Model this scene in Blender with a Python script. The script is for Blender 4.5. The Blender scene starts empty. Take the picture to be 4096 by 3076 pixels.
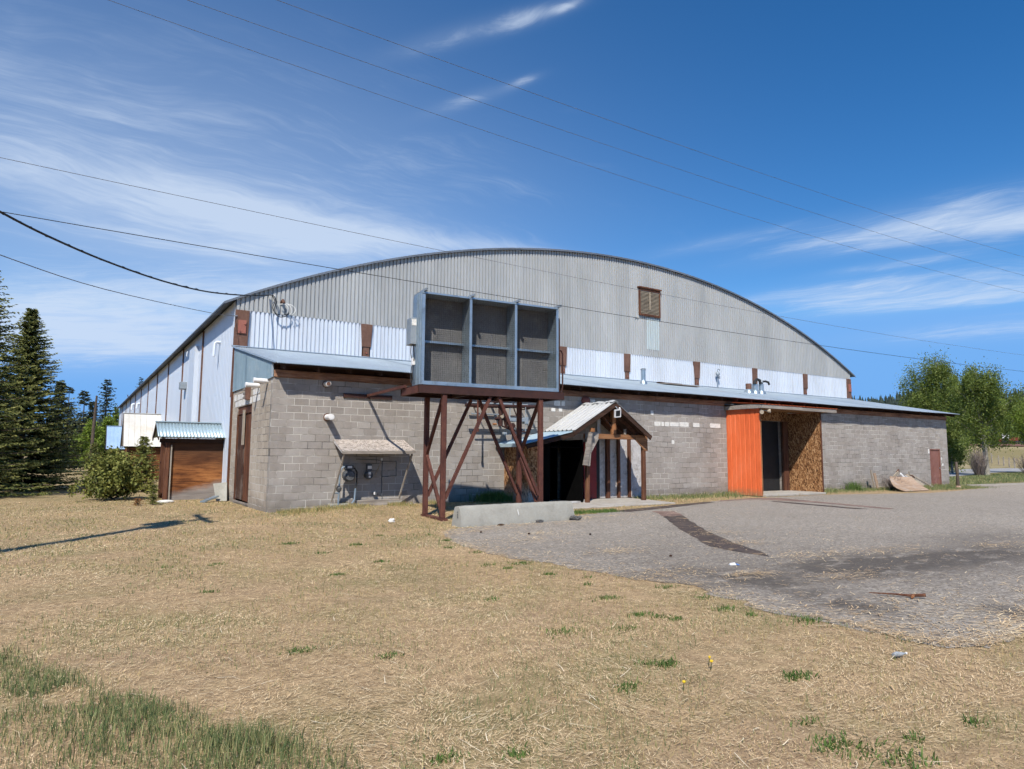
import bpy, math, random
import numpy as np
from mathutils import Vector, Matrix
S = bpy.context.scene
COL = S.collection
rad = math.radians
random.seed(7)
rng = np.random.default_rng(7)

# ------------------------------------------------------------------ helpers
class MB:
    """collects geometry in world coordinates and links it as one mesh object"""
    def __init__(s, xf=None):
        s.v = []; s.f = []; s.xf = xf
    def add(s, vs, fs):
        n = len(s.v)
        if s.xf is not None:
            vs = [s.xf @ Vector(v) for v in vs]
        s.v += [tuple(v) for v in vs]
        s.f += [tuple(i + n for i in f) for f in fs]
        return s
    def box(s, x0, x1, y0, y1, z0, z1):
        vs = [(x0,y0,z0),(x1,y0,z0),(x1,y1,z0),(x0,y1,z0),(x0,y0,z1),(x1,y0,z1),(x1,y1,z1),(x0,y1,z1)]
        return s.add(vs, [(0,3,2,1),(4,5,6,7),(0,1,5,4),(1,2,6,5),(2,3,7,6),(3,0,4,7)])
    def hexa(s, bot, top):
        vs = list(bot) + list(top)
        return s.add(vs, [(0,3,2,1),(4,5,6,7),(0,1,5,4),(1,2,6,5),(2,3,7,6),(3,0,4,7)])
    def bar(s, p, q, w, h, up=(0,0,1)):
        p = Vector(p); q = Vector(q); d = (q - p).normalized()
        up = Vector(up)
        if abs(d.dot(up)) > .98: up = Vector((0,1,0))
        sx = d.cross(up).normalized(); sy = sx.cross(d)
        a = sx*(w/2); b = sy*(h/2)
        return s.hexa([p-a-b,p+a-b,p+a+b,p-a+b],[q-a-b,q+a-b,q+a+b,q-a+b])
    def tube(s, pts, r, n=8, cap=True):
        pts = [Vector(p) for p in pts]
        rs = r if isinstance(r, (list, tuple)) else [r]*len(pts)
        vs = []; fs = []
        prev = None
        for i, p in enumerate(pts):
            d = (pts[min(i+1,len(pts)-1)] - pts[max(i-1,0)]).normalized()
            if prev is None:
                a = d.cross(Vector((0,0,1)))
                if a.length < .05: a = d.cross(Vector((1,0,0)))
                a.normalize()
            else:
                a = (prev - d*prev.dot(d)).normalized()
            prev = a; b = d.cross(a)
            for k in range(n):
                t = 2*math.pi*k/n
                vs.append(p + (a*math.cos(t) + b*math.sin(t))*rs[i])
        for i in range(len(pts)-1):
            for k in range(n):
                k2 = (k+1) % n
                fs.append((i*n+k, i*n+k2, (i+1)*n+k2, (i+1)*n+k))
        if cap:
            fs.append(tuple(range(n-1,-1,-1))); fs.append(tuple(range((len(pts)-1)*n, len(pts)*n)))
        return s.add(vs, fs)
    def prism(s, poly, ext):
        """poly: list of 3D points (planar), ext: extrusion vector"""
        n = len(poly); e = Vector(ext)
        vs = [Vector(p) for p in poly] + [Vector(p)+e for p in poly]
        fs = [tuple(range(n-1,-1,-1)), tuple(range(n,2*n))] + [(i,(i+1)%n,(i+1)%n+n,i+n) for i in range(n)]
        return s.add(vs, fs)
    def lathe(s, c, prof, n=14, axis='z'):
        vs = []; fs = []
        for r, h in prof:
            for k in range(n):
                t = 2*math.pi*k/n
                a, b = r*math.cos(t), r*math.sin(t)
                o = {'z':(a,b,h),'y':(a,h,b),'x':(h,a,b)}[axis]
                vs.append((c[0]+o[0], c[1]+o[1], c[2]+o[2]))
        m = len(prof)
        for i in range(m-1):
            for k in range(n):
                fs.append((i*n+k, i*n+(k+1)%n, (i+1)*n+(k+1)%n, (i+1)*n+k))
        fs.append(tuple(range(n-1,-1,-1))); fs.append(tuple(range((m-1)*n, m*n)))
        return s.add(vs, fs)
    def build(s, name, mat, parent=None, smooth=False, bevel=0, solid=0):
        me = bpy.data.meshes.new(name)
        me.from_pydata([tuple(v) for v in s.v], [], s.f)
        me.validate()
        o = bpy.data.objects.new(name, me); COL.objects.link(o)
        me.materials.append(mat)
        if smooth:
            me.shade_smooth()
            if hasattr(me, 'set_sharp_from_angle'): me.set_sharp_from_angle(angle=rad(40))
        if parent is not None:
            o.parent = parent
            if parent.parent is None:
                o.matrix_parent_inverse = parent.matrix_basis.inverted()
        if solid:
            m = o.modifiers.new('solid','SOLIDIFY'); m.thickness = solid; m.offset = 0
        if bevel:
            m = o.modifiers.new('bev','BEVEL'); m.width = bevel; m.segments = 1; m.limit_method = 'ANGLE'
        return o

def tag(o, label=None, cat=None, group=None, kind=None):
    if label: o['label'] = label
    if cat: o['category'] = cat
    if group: o['group'] = group
    if kind: o['kind'] = kind
    return o
def thing(name, label, cat, loc=(0,0,0), rz=0, group=None):
    o = bpy.data.objects.new(name, None); COL.objects.link(o)
    o.empty_display_size = .2
    o.location = loc; o.rotation_euler = (0,0,rz)
    return tag(o, label, cat, group)
def npmesh(name, V, F3=None, F4=None, mat=None, parent=None, attr=None, smooth=False):
    """fast mesh from numpy arrays"""
    me = bpy.data.meshes.new(name)
    nv = len(V); n3 = 0 if F3 is None else len(F3); n4 = 0 if F4 is None else len(F4)
    me.vertices.add(nv); me.vertices.foreach_set('co', np.asarray(V, np.float32).ravel())
    loops = []
    if n3: loops.append(np.asarray(F3).ravel())
    if n4: loops.append(np.asarray(F4).ravel())
    li = np.concatenate(loops).astype(np.int32)
    me.loops.add(len(li)); me.loops.foreach_set('vertex_index', li)
    me.polygons.add(n3+n4)
    st = np.concatenate([np.arange(n3)*3, n3*3 + np.arange(n4)*4]).astype(np.int32)
    me.polygons.foreach_set('loop_start', st)
    if attr is not None:
        a = me.attributes.new('rnd', 'FLOAT', 'POINT'); a.data.foreach_set('value', np.asarray(attr, np.float32))
    me.update(calc_edges=True); me.validate()
    if smooth: me.shade_smooth()
    o = bpy.data.objects.new(name, me); COL.objects.link(o)
    if mat: me.materials.append(mat)
    if parent is not None:
        o.parent = parent
        if parent.parent is None: o.matrix_parent_inverse = parent.matrix_basis.inverted()
    return o
def sheet(mb, us, offs, bot, top, nrm):
    """ribbed sheet: for each (u, off) a line from bot(u) to top(u), pushed off*nrm"""
    N = Vector(nrm); vs = []; fs = []
    for u, o in zip(us, offs):
        vs.append(Vector(bot(u)) + N*o); vs.append(Vector(top(u)) + N*o)
    for i in range(len(us)-1):
        a = 2*i
        fs.append((a, a+2, a+3, a+1))
    return mb.add(vs, fs)
def trap(u0, u1, pitch=.152, flat=.64, ramp=.06, h=.044):
    us = []; of = []; u = u0; 
    while u < u1:
        for f, o in ((0,h),(flat,h),(flat+ramp,0),(1-ramp,0)):
            q = u + f*pitch
            if q > u1: break
            us.append(q); of.append(o)
        u += pitch
    us.append(u1); of.append(of[-1] if of else 0)
    return us, of
def sine(u0, u1, pitch=.078, h=.011, n=6):
    m = int((u1-u0)/pitch*n); us = [u0 + (u1-u0)*i/m for i in range(m+1)]
    return us, [h*math.sin(2*math.pi*(u-u0)/pitch) for u in us]

# ------------------------------------------------------------------ materials
class NT:
    def __init__(s, name):
        s.m = bpy.data.materials.new(name); s.m.use_nodes = True
        s.t = s.m.node_tree; s.t.nodes.clear()
        s.out = s.n('ShaderNodeOutputMaterial')
        s.tc = s.n('ShaderNodeTexCoord')
    def n(s, typ, **kw):
        x = s.t.nodes.new(typ)
        for k, v in kw.items(): setattr(x, k, v)
        return x
    def l(s, a, b): s.t.links.new(a, b)
    def mapping(s, scale=(1,1,1), rot=(0,0,0), loc=(0,0,0)):
        m = s.n('ShaderNodeMapping'); m.inputs['Scale'].default_value = scale
        m.inputs['Rotation'].default_value = rot; m.inputs['Location'].default_value = loc
        s.l(s.tc.outputs['Object'], m.inputs['Vector']); return m.outputs[0]
    def noise(s, scale=5, detail=6, rough=.6, vec=None, dist=0, stretch=(1,1,1)):
        x = s.n('ShaderNodeTexNoise'); x.inputs['Scale'].default_value = scale
        x.inputs['Detail'].default_value = detail; x.inputs['Roughness'].default_value = rough
        x.inputs['Distortion'].default_value = dist
        s.l(vec if vec is not None else s.mapping(stretch), x.inputs['Vector']); return x.outputs['Fac']
    def ramp(s, fac, stops, interp='LINEAR'):
        r = s.n('ShaderNodeValToRGB'); r.color_ramp.interpolation = interp
        e = r.color_ramp.elements
        while len(e) < len(stops): e.new(.5)
        for i, (p, c) in enumerate(stops):
            e[i].position = p
            e[i].color = (c, c, c, 1) if isinstance(c, (int, float)) else (*c, 1)
        s.l(fac, r.inputs[0]); return r.outputs[0]
    def mix(s, fac, a, b, mode='MIX'):
        m = s.n('ShaderNodeMix'); m.data_type = 'RGBA'; m.blend_type = mode
        for i, v in ((0, fac), (6, a), (7, b)):
            if isinstance(v, (int, float)): m.inputs[i].default_value = v
            elif isinstance(v, tuple): m.inputs[i].default_value = (*v, 1)
            else: s.l(v, m.inputs[i])
        return m.outputs[2]
    def math(s, op, a, b=None, clamp=False):
        m = s.n('ShaderNodeMath', operation=op); m.use_clamp = clamp
        for i, v in ((0, a), (1, b)):
            if v is None: continue
            if isinstance(v, (int, float)): m.inputs[i].default_value = v
            else: s.l(v, m.inputs[i])
        return m.outputs[0]
    def bump(s, h, strength=.5, dist=.02):
        b = s.n('ShaderNodeBump'); b.inputs['Strength'].default_value = strength
        b.inputs['Distance'].default_value = dist; s.l(h, b.inputs['Height']); return b.outputs[0]
    def done(s, col, rough=.8, metal=0, spec=.4, nrm=None, transl=0):
        p = s.n('ShaderNodeBsdfPrincipled')
        for k, v in (('Base Color', col), ('Roughness', rough), ('Metallic', metal), ('Specular IOR Level', spec)):
            if isinstance(v, tuple): p.inputs[k].default_value = (*v, 1)
            elif isinstance(v, (int, float)): p.inputs[k].default_value = v
            else: s.l(v, p.inputs[k])
        if nrm is not None: s.l(nrm, p.inputs['Normal'])
        sh = p.outputs[0]
        if transl:
            t = s.n('ShaderNodeBsdfTranslucent'); 
            if isinstance(col, tuple): t.inputs[0].default_value = (*col, 1)
            else: s.l(col, t.inputs[0])
            mx = s.n('ShaderNodeMixShader'); mx.inputs[0].default_value = transl
            s.l(sh, mx.inputs[1]); s.l(t.outputs[0], mx.inputs[2]); sh = mx.outputs[0]
        s.l(sh, s.out.inputs[0]); return s.m

def mat_mottle(name, a, b, c=None, scale=4, fine=40, rough=.8, metal=0, spec=.35, bump=.3, bd=.01, stretch=(1,1,1), stain=None, sscale=1.2, slo=.55, shi=.7):
    t = NT(name)
    n1 = t.noise(scale, 8, .65, stretch=stretch); n2 = t.noise(fine, 4, .6, stretch=stretch)
    f = t.math('ADD', t.math('MULTIPLY', n1, .65), t.math('MULTIPLY', n2, .35))
    stops = [(.36, a), (.62, b)] if c is None else [(.32, a), (.5, b), (.68, c)]
    col = t.ramp(f, stops)
    if stain:
        col = t.mix(t.ramp(t.noise(sscale, 7, .7), [(slo, 0.), (shi, 1.)]), col, stain)
    return t.done(col, rough, metal, spec, t.bump(f, bump, bd) if bump else None)

def mat_sheets(name, a, b, axis, wdt, stain, rough=.45, amt=.10, off=0., run=0):
    t = NT(name)
    sx = t.n('ShaderNodeSeparateXYZ'); t.l(t.tc.outputs['Object'], sx.inputs[0])
    f = t.math('FLOOR', t.math('MULTIPLY', t.math('ADD', sx.outputs['xyz'.index(axis)], off), 1/wdt))
    wn = t.n('ShaderNodeTexWhiteNoise'); wn.noise_dimensions = '1D'; t.l(f, wn.inputs['W'])
    n1 = t.noise(.7, 6, .65, stretch=(1, 1, .25)); n2 = t.noise(14, 4, .6, stretch=(1, 1, .12))
    col = t.ramp(t.math('ADD', t.math('MULTIPLY', n1, .65), t.math('MULTIPLY', n2, .35)), [(.36, a), (.62, b)])
    col = t.mix(t.ramp(t.noise(.45, 6, .7, stretch=(1.5, 1.5, .35)), [(.52, 0.), (.72, .8)]), col, stain)
    dk = t.math('ADD', t.math('MULTIPLY', wn.outputs['Value'], -amt), 1.0)
    cm = t.n('ShaderNodeCombineColor')
    for i in range(3): t.l(dk, cm.inputs[i])
    col = t.mix(1.0, col, cm.outputs[0], 'MULTIPLY')
    if run:
        r = t.math('MULTIPLY', t.ramp(t.noise(2.2, 5, .6, stretch=(3, 3, .06)), [(.62, 0.), (.74, 1.)]), run)
        col = t.mix(r, col, (.24, .17, .12))
    return t.done(col, rough, 0, .35)
def mat_wood(name, dark, mid, light, axis='z', rough=.85, planks=0, grey=None):
    t = NT(name)
    st = {'x': (.6, 9, 9), 'y': (9, .6, 9), 'z': (9, 9, .6)}[axis]
    n1 = t.noise(1.6, 6, .65, stretch=st, dist=.4); n2 = t.noise(7, 4, .6, stretch=st)
    n3 = t.noise(.9, 3, .5)
    f = t.math('ADD', t.math('MULTIPLY', n1, .5), t.math('ADD', t.math('MULTIPLY', n2, .25), t.math('MULTIPLY', n3, .25)))
    col = t.ramp(f, [(.36, dark), (.5, mid), (.64, light)])
    if grey: col = t.mix(t.ramp(t.noise(1.3, 6, .7), [(.5, 0.), (.62, .85)]), col, grey)
    h = f
    if planks:
        sx = t.n('ShaderNodeSeparateXYZ'); t.l(t.tc.outputs['Object'], sx.inputs[0])
        w = t.math('FRACT', t.math('MULTIPLY', sx.outputs['xyz'.index(planks[0])], 1/planks[1]))
        g = t.ramp(w, [(0, 0.), (.05, 1.), (.95, 1.), (1, 0.)])
        col = t.mix(g, tuple(c*.35 for c in dark), col); h = t.math('ADD', t.math('MULTIPLY', f, .3), g)
    return t.done(col, rough, 0, .25, t.bump(h, .6, .012))

def mat_osb(name, grey=0):
    t = NT(name); cols = []
    for ang, off in ((.25, 0), (1.3, 3.1), (2.2, 7.7), (.8, 12.3)):
        v = t.n('ShaderNodeTexVoronoi'); v.inputs['Scale'].default_value = 1.0
        r = t.n('ShaderNodeMapping'); r.inputs['Rotation'].default_value = (ang, ang*.95, .3); r.inputs['Location'].default_value = (off, off, off)
        t.l(t.tc.outputs['Object'], r.inputs[0])
        m = t.n('ShaderNodeMapping'); m.inputs['Scale'].default_value = (30, 30, 7.5); t.l(r.outputs[0], m.inputs[0]); t.l(m.outputs[0], v.inputs['Vector'])
        sp = t.n('ShaderNodeSeparateColor'); t.l(v.outputs['Color'], sp.inputs[0]); cols.append(sp.outputs[0])
    cols = [t.math('MAXIMUM', cols[0], cols[1]), t.math('MINIMUM', cols[2], cols[3]), cols[0]]
    f = t.math('MULTIPLY', t.math('ADD', t.math('ADD', cols[0], cols[1]), cols[2]), .333)
    col = t.ramp(f, [(.2, (.075, .03, .012)), (.42, (.20, .088, .034)), (.6, (.36, .185, .08)), (.8, (.52, .32, .165))])
    if grey:
        sz = t.n('ShaderNodeSeparateXYZ'); t.l(t.tc.outputs['Object'], sz.inputs[0])
        g = t.math('ADD', sz.outputs[2], t.math('MULTIPLY', t.noise(3, 5, .6), .7))
        col = t.mix(t.ramp(g, [(.55, .75), (1.0, .0)]) if grey == 1 else .85, col, t.ramp(f, [(.2, (.24, .21, .18)), (.7, (.52, .475, .43))]))
    return t.done(col, .85, 0, .25, t.bump(f, .35, .006))

def mat_block(name, axis, zoff=.12, tint=(1, 1, 1)):
    """grey concrete block courses, 0.4 x 0.2 m"""
    t = NT(name)
    sx = t.n('ShaderNodeSeparateXYZ'); t.l(t.tc.outputs['Object'], sx.inputs[0])
    # slightly wavering joints
    wz = t.math('MULTIPLY', t.math('SUBTRACT', t.noise(1.1, 3, .5), .5), .03)
    cx = t.n('ShaderNodeCombineXYZ')
    t.l(sx.outputs[0] if axis == 'x' else sx.outputs[1], cx.inputs[0])
    t.l(t.math('ADD', t.math('ADD', sx.outputs[2], 2 - zoff), wz), cx.inputs[1])
    b = t.n('ShaderNodeTexBrick'); b.offset = .5
    b.inputs['Scale'].default_value = 1; b.inputs['Brick Width'].default_value = .405; b.inputs['Row Height'].default_value = .2
    b.inputs['Mortar Size'].default_value = .0105; b.inputs['Mortar Smooth'].default_value = .3; b.inputs['Bias'].default_value = 0
    b.inputs['Color1'].default_value = (0, 0, 0, 1); b.inputs['Color2'].default_value = (1, 1, 1, 1); b.inputs['Mortar'].default_value = (.5, .5, .5, 1)
    t.l(cx.outputs[0], b.inputs['Vector'])
    sp = t.n('ShaderNodeSeparateColor'); t.l(b.outputs['Color'], sp.inputs[0])
    big = t.noise(.55, 6, .7); fine = t.noise(26, 6, .7); med = t.noise(4, 5, .6)
    f = t.math('ADD', t.math('MULTIPLY', sp.outputs[0], .15), t.math('ADD', t.math('MULTIPLY', big, .42), t.math('ADD', t.math('MULTIPLY', fine, .17), t.math('MULTIPLY', med, .26))))
    c = t.ramp(f, [(.30, (.215*tint[0], .192*tint[1], .168*tint[2])), (.46, (.30*tint[0], .27*tint[1], .24*tint[2])), (.66, (.385*tint[0], .357*tint[1], .325*tint[2]))])
    # pale efflorescence
    eff = t.math('MULTIPLY', t.ramp(t.noise(2.3, 8, .75), [(.6, 0.), (.72, 1.)]), .42)
    c = t.mix(eff, c, (.46, .46, .44))
    # rusty seepage and darker damp blocks
    c = t.mix(t.math('MULTIPLY', t.ramp(t.noise(.8, 5, .7, stretch=(1, 1, 2.5)), [(.58, 0.), (.72, 1.)]), .35), c, (.2, .15, .12))
    foot = t.math('ADD', sx.outputs[2], t.math('MULTIPLY', t.noise(2.5, 6, .7), .55))
    c = t.mix(t.ramp(foot, [(.36, .62), (.68, 0.)]), c, (.17, .145, .115))
    drip = t.math('MULTIPLY', t.ramp(t.noise(2.6, 5, .65, stretch=(2, 2, .14)), [(.57, 0.), (.68, 1.)]), t.ramp(t.math('MULTIPLY', sx.outputs[2], .27), [(.45, 0.), (.95, .5)]))
    c = t.mix(drip, c, (.13, .115, .10))
    # mortar: pale where fresh, dark where the joint is open
    mc = t.ramp(t.noise(.9, 4, .6), [(.38, (.12, .108, .096)), (.48, (.30, .275, .24)), (.55, (.5, .47, .42))])
    c = t.mix(b.outputs['Fac'], c, mc)
    h = t.math('SUBTRACT', t.math('MULTIPLY', fine, .25), b.outputs['Fac'])
    return t.done(c, .92, 0, .2, t.bump(h, .55, .012))

def mat_leaf(name, cols, scale=.8, rough=.6, transl=.3):
    t = NT(name)
    at = t.n('ShaderNodeAttribute'); at.attribute_name = 'rnd'
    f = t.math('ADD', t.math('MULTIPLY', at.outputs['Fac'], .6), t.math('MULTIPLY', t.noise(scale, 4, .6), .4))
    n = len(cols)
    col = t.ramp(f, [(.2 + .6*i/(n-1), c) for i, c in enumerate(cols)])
    return t.done(col, rough, 0, .25, transl=transl)

M = {}
M['block_f'] = mat_block('concrete_block_front', 'x')
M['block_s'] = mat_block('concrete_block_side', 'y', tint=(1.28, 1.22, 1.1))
M['grey_steel'] = mat_sheets('grey_painted_steel', (.365, .375, .37), (.45, .46, .455), 'x', .914, (.33, .345, .345), .5, .13, run=.22)
M['white_steel'] = mat_sheets('white_painted_steel', (.60, .655, .725), (.68, .73, .80), 'x', .914, (.55, .585, .63), .42, .10, .3, run=.28)
M['side_steel'] = mat_sheets('white_side_steel', (.60, .665, .75), (.635, .695, .78), 'y', .9, (.58, .63, .70), .42, .05, run=.12)
M['roof_steel'] = mat_mottle('weathered_roof_steel', (.12, .135, .155), (.2, .22, .25), scale=.4, fine=5, rough=.5, metal=.3, bump=0)
M['lean_roof'] = mat_mottle('corrugated_galvanised_roof', (.33, .40, .46), (.44, .52, .585), scale=.5, fine=6, rough=.42, metal=.35, bump=0, stretch=(1, .25, 1), stain=(.38, .42, .47), sscale=.5)
M['teal_panel'] = mat_mottle('blue_grey_corrugated', (.18, .26, .31), (.255, .345, .405), scale=1.5, fine=10, rough=.5, metal=.15, bump=0, stretch=(1, 1, .2), stain=(.3, .37, .41), sscale=2)
M['galv'] = mat_mottle('galvanised_sheet', (.27, .345, .40), (.40, .48, .54), scale=2.2, fine=60, rough=.36, metal=.62, bump=.05, bd=.002, stain=(.24, .28, .31), sscale=3)
M['galv_dull'] = mat_mottle('dull_galvanised', (.26, .30, .33), (.36, .40, .43), scale=3, fine=40, rough=.55, metal=.4, bump=0)
M['rust'] = mat_mottle('rusty_red_steel', (.05, .018, .014), (.10, .036, .026), (.17, .066, .042), scale=3, fine=28, rough=.75, metal=.1, bump=.2, bd=.004, stretch=(1, 1, .5))
M['rust_dark'] = mat_mottle('dark_rusty_steel', (.032, .014, .012), (.06, .025, .02), scale=4, fine=30, rough=.75, metal=.1, bump=.15, bd=.003)
M['rust_post'] = mat_mottle('rusted_plate', (.075, .04, .03), (.14, .072, .05), (.20, .11, .08), scale=2.5, fine=22, rough=.85, bump=.25, bd=.006, stretch=(1, 1, .6))
M['red_plate'] = mat_mottle('red_oxide_plate', (.25, .085, .06), (.34, .13, .095), scale=3, fine=25, rough=.75, bump=.1)
M['beam'] = mat_wood('brown_timber', (.07, .036, .023), (.25, .13, .08), (.42, .25, .16), 'x')
M['wood_dark'] = mat_wood('dark_timber', (.018, .010, .007), (.045, .023, .015), (.085, .045, .03), 'x')
M['wood_post'] = mat_wood('brown_post', (.04, .017, .011), (.11, .045, .026), (.20, .095, .05), 'z')
M['wood_post_y'] = mat_wood('brown_rafter', (.035, .016, .011), (.09, .042, .027), (.17, .085, .05), 'y')
M['wood_new'] = mat_wood('orange_timber', (.13, .05, .02), (.28, .12, .05), (.40, .20, .09), 'z')
M['wood_new_x'] = mat_wood('orange_beam', (.09, .035, .016), (.22, .10, .045), (.36, .19, .09), 'x')
M['wood_grey'] = mat_wood('weathered_grey_timber', (.15, .125, .105), (.27, .235, .2), (.42, .38, .335), 'x')
M['wood_grey_z'] = mat_wood('weathered_grey_stick', (.17, .14, .11), (.3, .26, .21), (.45, .40, .34), 'z')
M['plank_x'] = mat_wood('log_wall_planks', (.045, .017, .008), (.15, .056, .02), (.30, .125, .045), 'x', planks=('z', .19), grey=None)
def mat_shed():
    t = NT('stained_shed_boards')
    sx = t.n('ShaderNodeSeparateXYZ'); t.l(t.tc.outputs['Object'], sx.inputs[0])
    g1 = t.noise(1.3, 7, .7, stretch=(.5, 3, 3), dist=.12); g2 = t.noise(5, 5, .65, stretch=(.4, 5, 6)); g3 = t.noise(.8, 4, .6, stretch=(.7, 1, 1.2))
    f = t.math('ADD', t.math('MULTIPLY', g1, .4), t.math('ADD', t.math('MULTIPLY', g2, .3), t.math('MULTIPLY', g3, .3)))
    col = t.ramp(f, [(.36, (.04, .015, .008)), (.45, (.15, .055, .02)), (.53, (.33, .13, .042)), (.62, (.46, .22, .085))])
    # boards darken towards the top, bleached and muddied foot
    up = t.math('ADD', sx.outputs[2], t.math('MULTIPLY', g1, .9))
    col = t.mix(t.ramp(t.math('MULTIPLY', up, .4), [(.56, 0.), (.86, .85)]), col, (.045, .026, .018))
    lo = t.math('ADD', t.math('SUBTRACT', sx.outputs[2], t.math('MULTIPLY', sx.outputs[0], .26)), t.math('MULTIPLY', t.noise(1.6, 7, .75), .45))
    col = t.mix(t.ramp(lo, [(.72, .95), (.95, 0.)]), col, t.ramp(f, [(.35, (.15, .13, .115)), (.65, (.34, .315, .29))]))
    w = t.math('FRACT', t.math('MULTIPLY', t.math('ADD', sx.outputs[2], .68), 1/1.3)); g = t.ramp(w, [(0, 0.), (.008, 1.), (.992, 1.), (1, 0.)])
    col = t.mix(g, (.02, .01, .007), col)
    return t.done(col, .9, 0, .2, t.bump(f, .5, .01))
M['plank_shed'] = mat_shed()
M['door_board'] = mat_wood('stained_door_boards', (.035, .015, .010), (.13, .048, .024), (.24, .10, .05), 'z', planks=('y', .55))
M['door_dark'] = mat_wood('dark_door_ply', (.02, .01, .008), (.06, .028, .018), (.12, .06, .036), 'z', grey=(.17, .125, .1))
M['osb'] = mat_osb('strand_board')
M['osb_low'] = mat_osb('strand_board_bleached_foot', 1)
M['osb_grey'] = mat_osb('bleached_strand_board', 2)
def mat_orange():
    t = NT('orange_siding')
    sx = t.n('ShaderNodeSeparateXYZ'); t.l(t.tc.outputs['Object'], sx.inputs[0])
    n1 = t.noise(1.1, 6, .65, stretch=(1, 1, .3)); n2 = t.noise(16, 5, .65, stretch=(1, 1, .15))
    col = t.ramp(t.math('ADD', t.math('MULTIPLY', n1, .6), t.math('MULTIPLY', n2, .4)), [(.36, (.66, .12, .035)), (.5, (.79, .16, .05)), (.64, (.84, .215, .09))])
    foot = t.math('ADD', sx.outputs[2], t.math('MULTIPLY', t.noise(5, 6, .7), .5))
    col = t.mix(t.ramp(foot, [(.32, .8), (.62, 0.)]), col, (.30, .17, .09))
    col = t.mix(t.math('MULTIPLY', t.ramp(t.noise(7, 7, .75, stretch=(1, 1, .35)), [(.63, 0.), (.68, 1.)]), .45), col, (.50, .22, .12))
    return t.done(col, .62, 0, .3)
M['orange'] = mat_orange()
M['white_paint'] = mat_mottle('chipped_white_paint', (.55, .54, .5), (.80, .78, .73), scale=9, fine=50, rough=.7, bump=0)
M['white_wash'] = mat_mottle('flaking_whitewash', (.36, .34, .325), (.56, .545, .53), scale=4, fine=22, rough=.85, bump=.1, stain=(.27, .245, .225), sscale=2.5, slo=.5, shi=.62)
M['white_plastic'] = mat_mottle('white_plastic', (.72, .71, .69), (.80, .79, .77), scale=6, fine=20, rough=.4, bump=0)
M['red_door'] = mat_mottle('dark_red_door', (.17, .014, .016), (.23, .022, .022), scale=2, fine=14, rough=.5, bump=0)
M['rust_door'] = mat_mottle('faded_rust_door', (.17, .07, .052), (.25, .115, .088), scale=1.5, fine=16, rough=.7, bump=0, stain=(.30, .17, .14), sscale=1.1)
M['black'] = mat_mottle('black_paint', (.010, .010, .011), (.02, .02, .021), scale=3, fine=30, rough=.6, bump=0)
M['meter_grey'] = mat_mottle('meter_grey', (.06, .065, .07), (.11, .115, .12), scale=5, fine=40, rough=.6, bump=0)
M['pitch'] = mat_mottle('doorway_shade_black', (.003, .003, .003), (.006, .006, .006), scale=3, fine=30, rough=1, spec=.02, bump=0)  # near-black colour paints the shade of the porch doorway onto its boards
M['rubber'] = mat_mottle('black_rubber', (.014, .014, .015), (.03, .03, .03), scale=8, fine=50, rough=.6, bump=0)
M['wire'] = mat_mottle('aluminium_wire', (.09, .09, .10), (.15, .15, .16), scale=8, fine=50, rough=.6, bump=0)
M['pipe_white'] = mat_mottle('white_cable', (.62, .61, .57), (.78, .77, .73), scale=8, fine=40, rough=.5, bump=0)
M['pad'] = mat_mottle('dusty_coil_fins', (.10, .098, .095), (.165, .162, .157), scale=1.3, fine=18, rough=.9, bump=.3, bd=.01, stain=(.20, .19, .18), sscale=1.6)
M['mesh_wire'] = mat_mottle('dark_mesh_wire', (.028, .026, .026), (.06, .055, .052), scale=8, fine=40, rough=.6, metal=.3, bump=0)
M['concrete'] = mat_mottle('cast_concrete', (.25, .24, .205), (.325, .312, .27), (.40, .385, .335), scale=2.2, fine=34, rough=.9, bump=.25, bd=.006, stain=(.27, .25, .21), sscale=1.4, slo=.56, shi=.7)
M['slab'] = mat_mottle('worn_slab', (.32, .29, .25), (.47, .435, .385), scale=2, fine=30, rough=.95, bump=.2, stain=(.3, .24, .17), sscale=1.5)
M['louvre'] = mat_wood('sunbleached_louvre', (.19, .15, .11), (.36, .30, .225), (.5, .43, .33), 'x')
M['porch_roof'] = mat_mottle('pale_ribbed_roof', (.42, .42, .405), (.54, .54, .525), scale=1.2, fine=16, rough=.45, metal=.1, bump=0, stretch=(.3, 1, 1), stain=(.40, .36, .30), sscale=.8)
M['shed_teal'] = mat_mottle('pale_blue_corrugated', (.34, .45, .5), (.44, .55, .6), scale=1.2, fine=12, rough=.45, metal=.3, bump=0)
M['shed_white'] = mat_mottle('aged_white_roof', (.54, .52, .475), (.65, .64, .595), scale=1.1, fine=12, rough=.5, bump=.1, stain=(.56, .50, .42), sscale=.9)
M['shed_blue'] = mat_mottle('blue_roof', (.24, .37, .56), (.33, .47, .66), scale=1.2, fine=12, rough=.45, metal=.15, bump=0)
M['bark'] = mat_mottle('grey_brown_bark', (.05, .037, .028), (.12, .09, .068), scale=5, fine=30, rough=.95, bump=.5, bd=.02, stretch=(1, 1, .3))
M['bark_pale'] = mat_mottle('pale_aspen_bark', (.17, .155, .125), (.38, .36, .31), scale=3, fine=22, rough=.9, bump=.3, bd=.01, stain=(.09, .08, .07), sscale=3)
M['pole'] = mat_wood('pole_wood', (.05, .037, .028), (.11, .085, .065), (.18, .145, .115), 'z')
M['spruce'] = mat_leaf('spruce_needles', [(.032, .045, .014), (.088, .106, .030), (.175, .185, .052), (.28, .27, .085)], .9, transl=.15)
M['spruce_far'] = mat_leaf('far_spruce_needles', [(.025, .034, .022), (.048, .062, .034), (.085, .098, .05)], .5, transl=.1)
M['spruce_young'] = mat_leaf('young_spruce_needles', [(.07, .085, .02), (.18, .195, .045), (.31, .30, .08)], 1.5, transl=.2)
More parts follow.
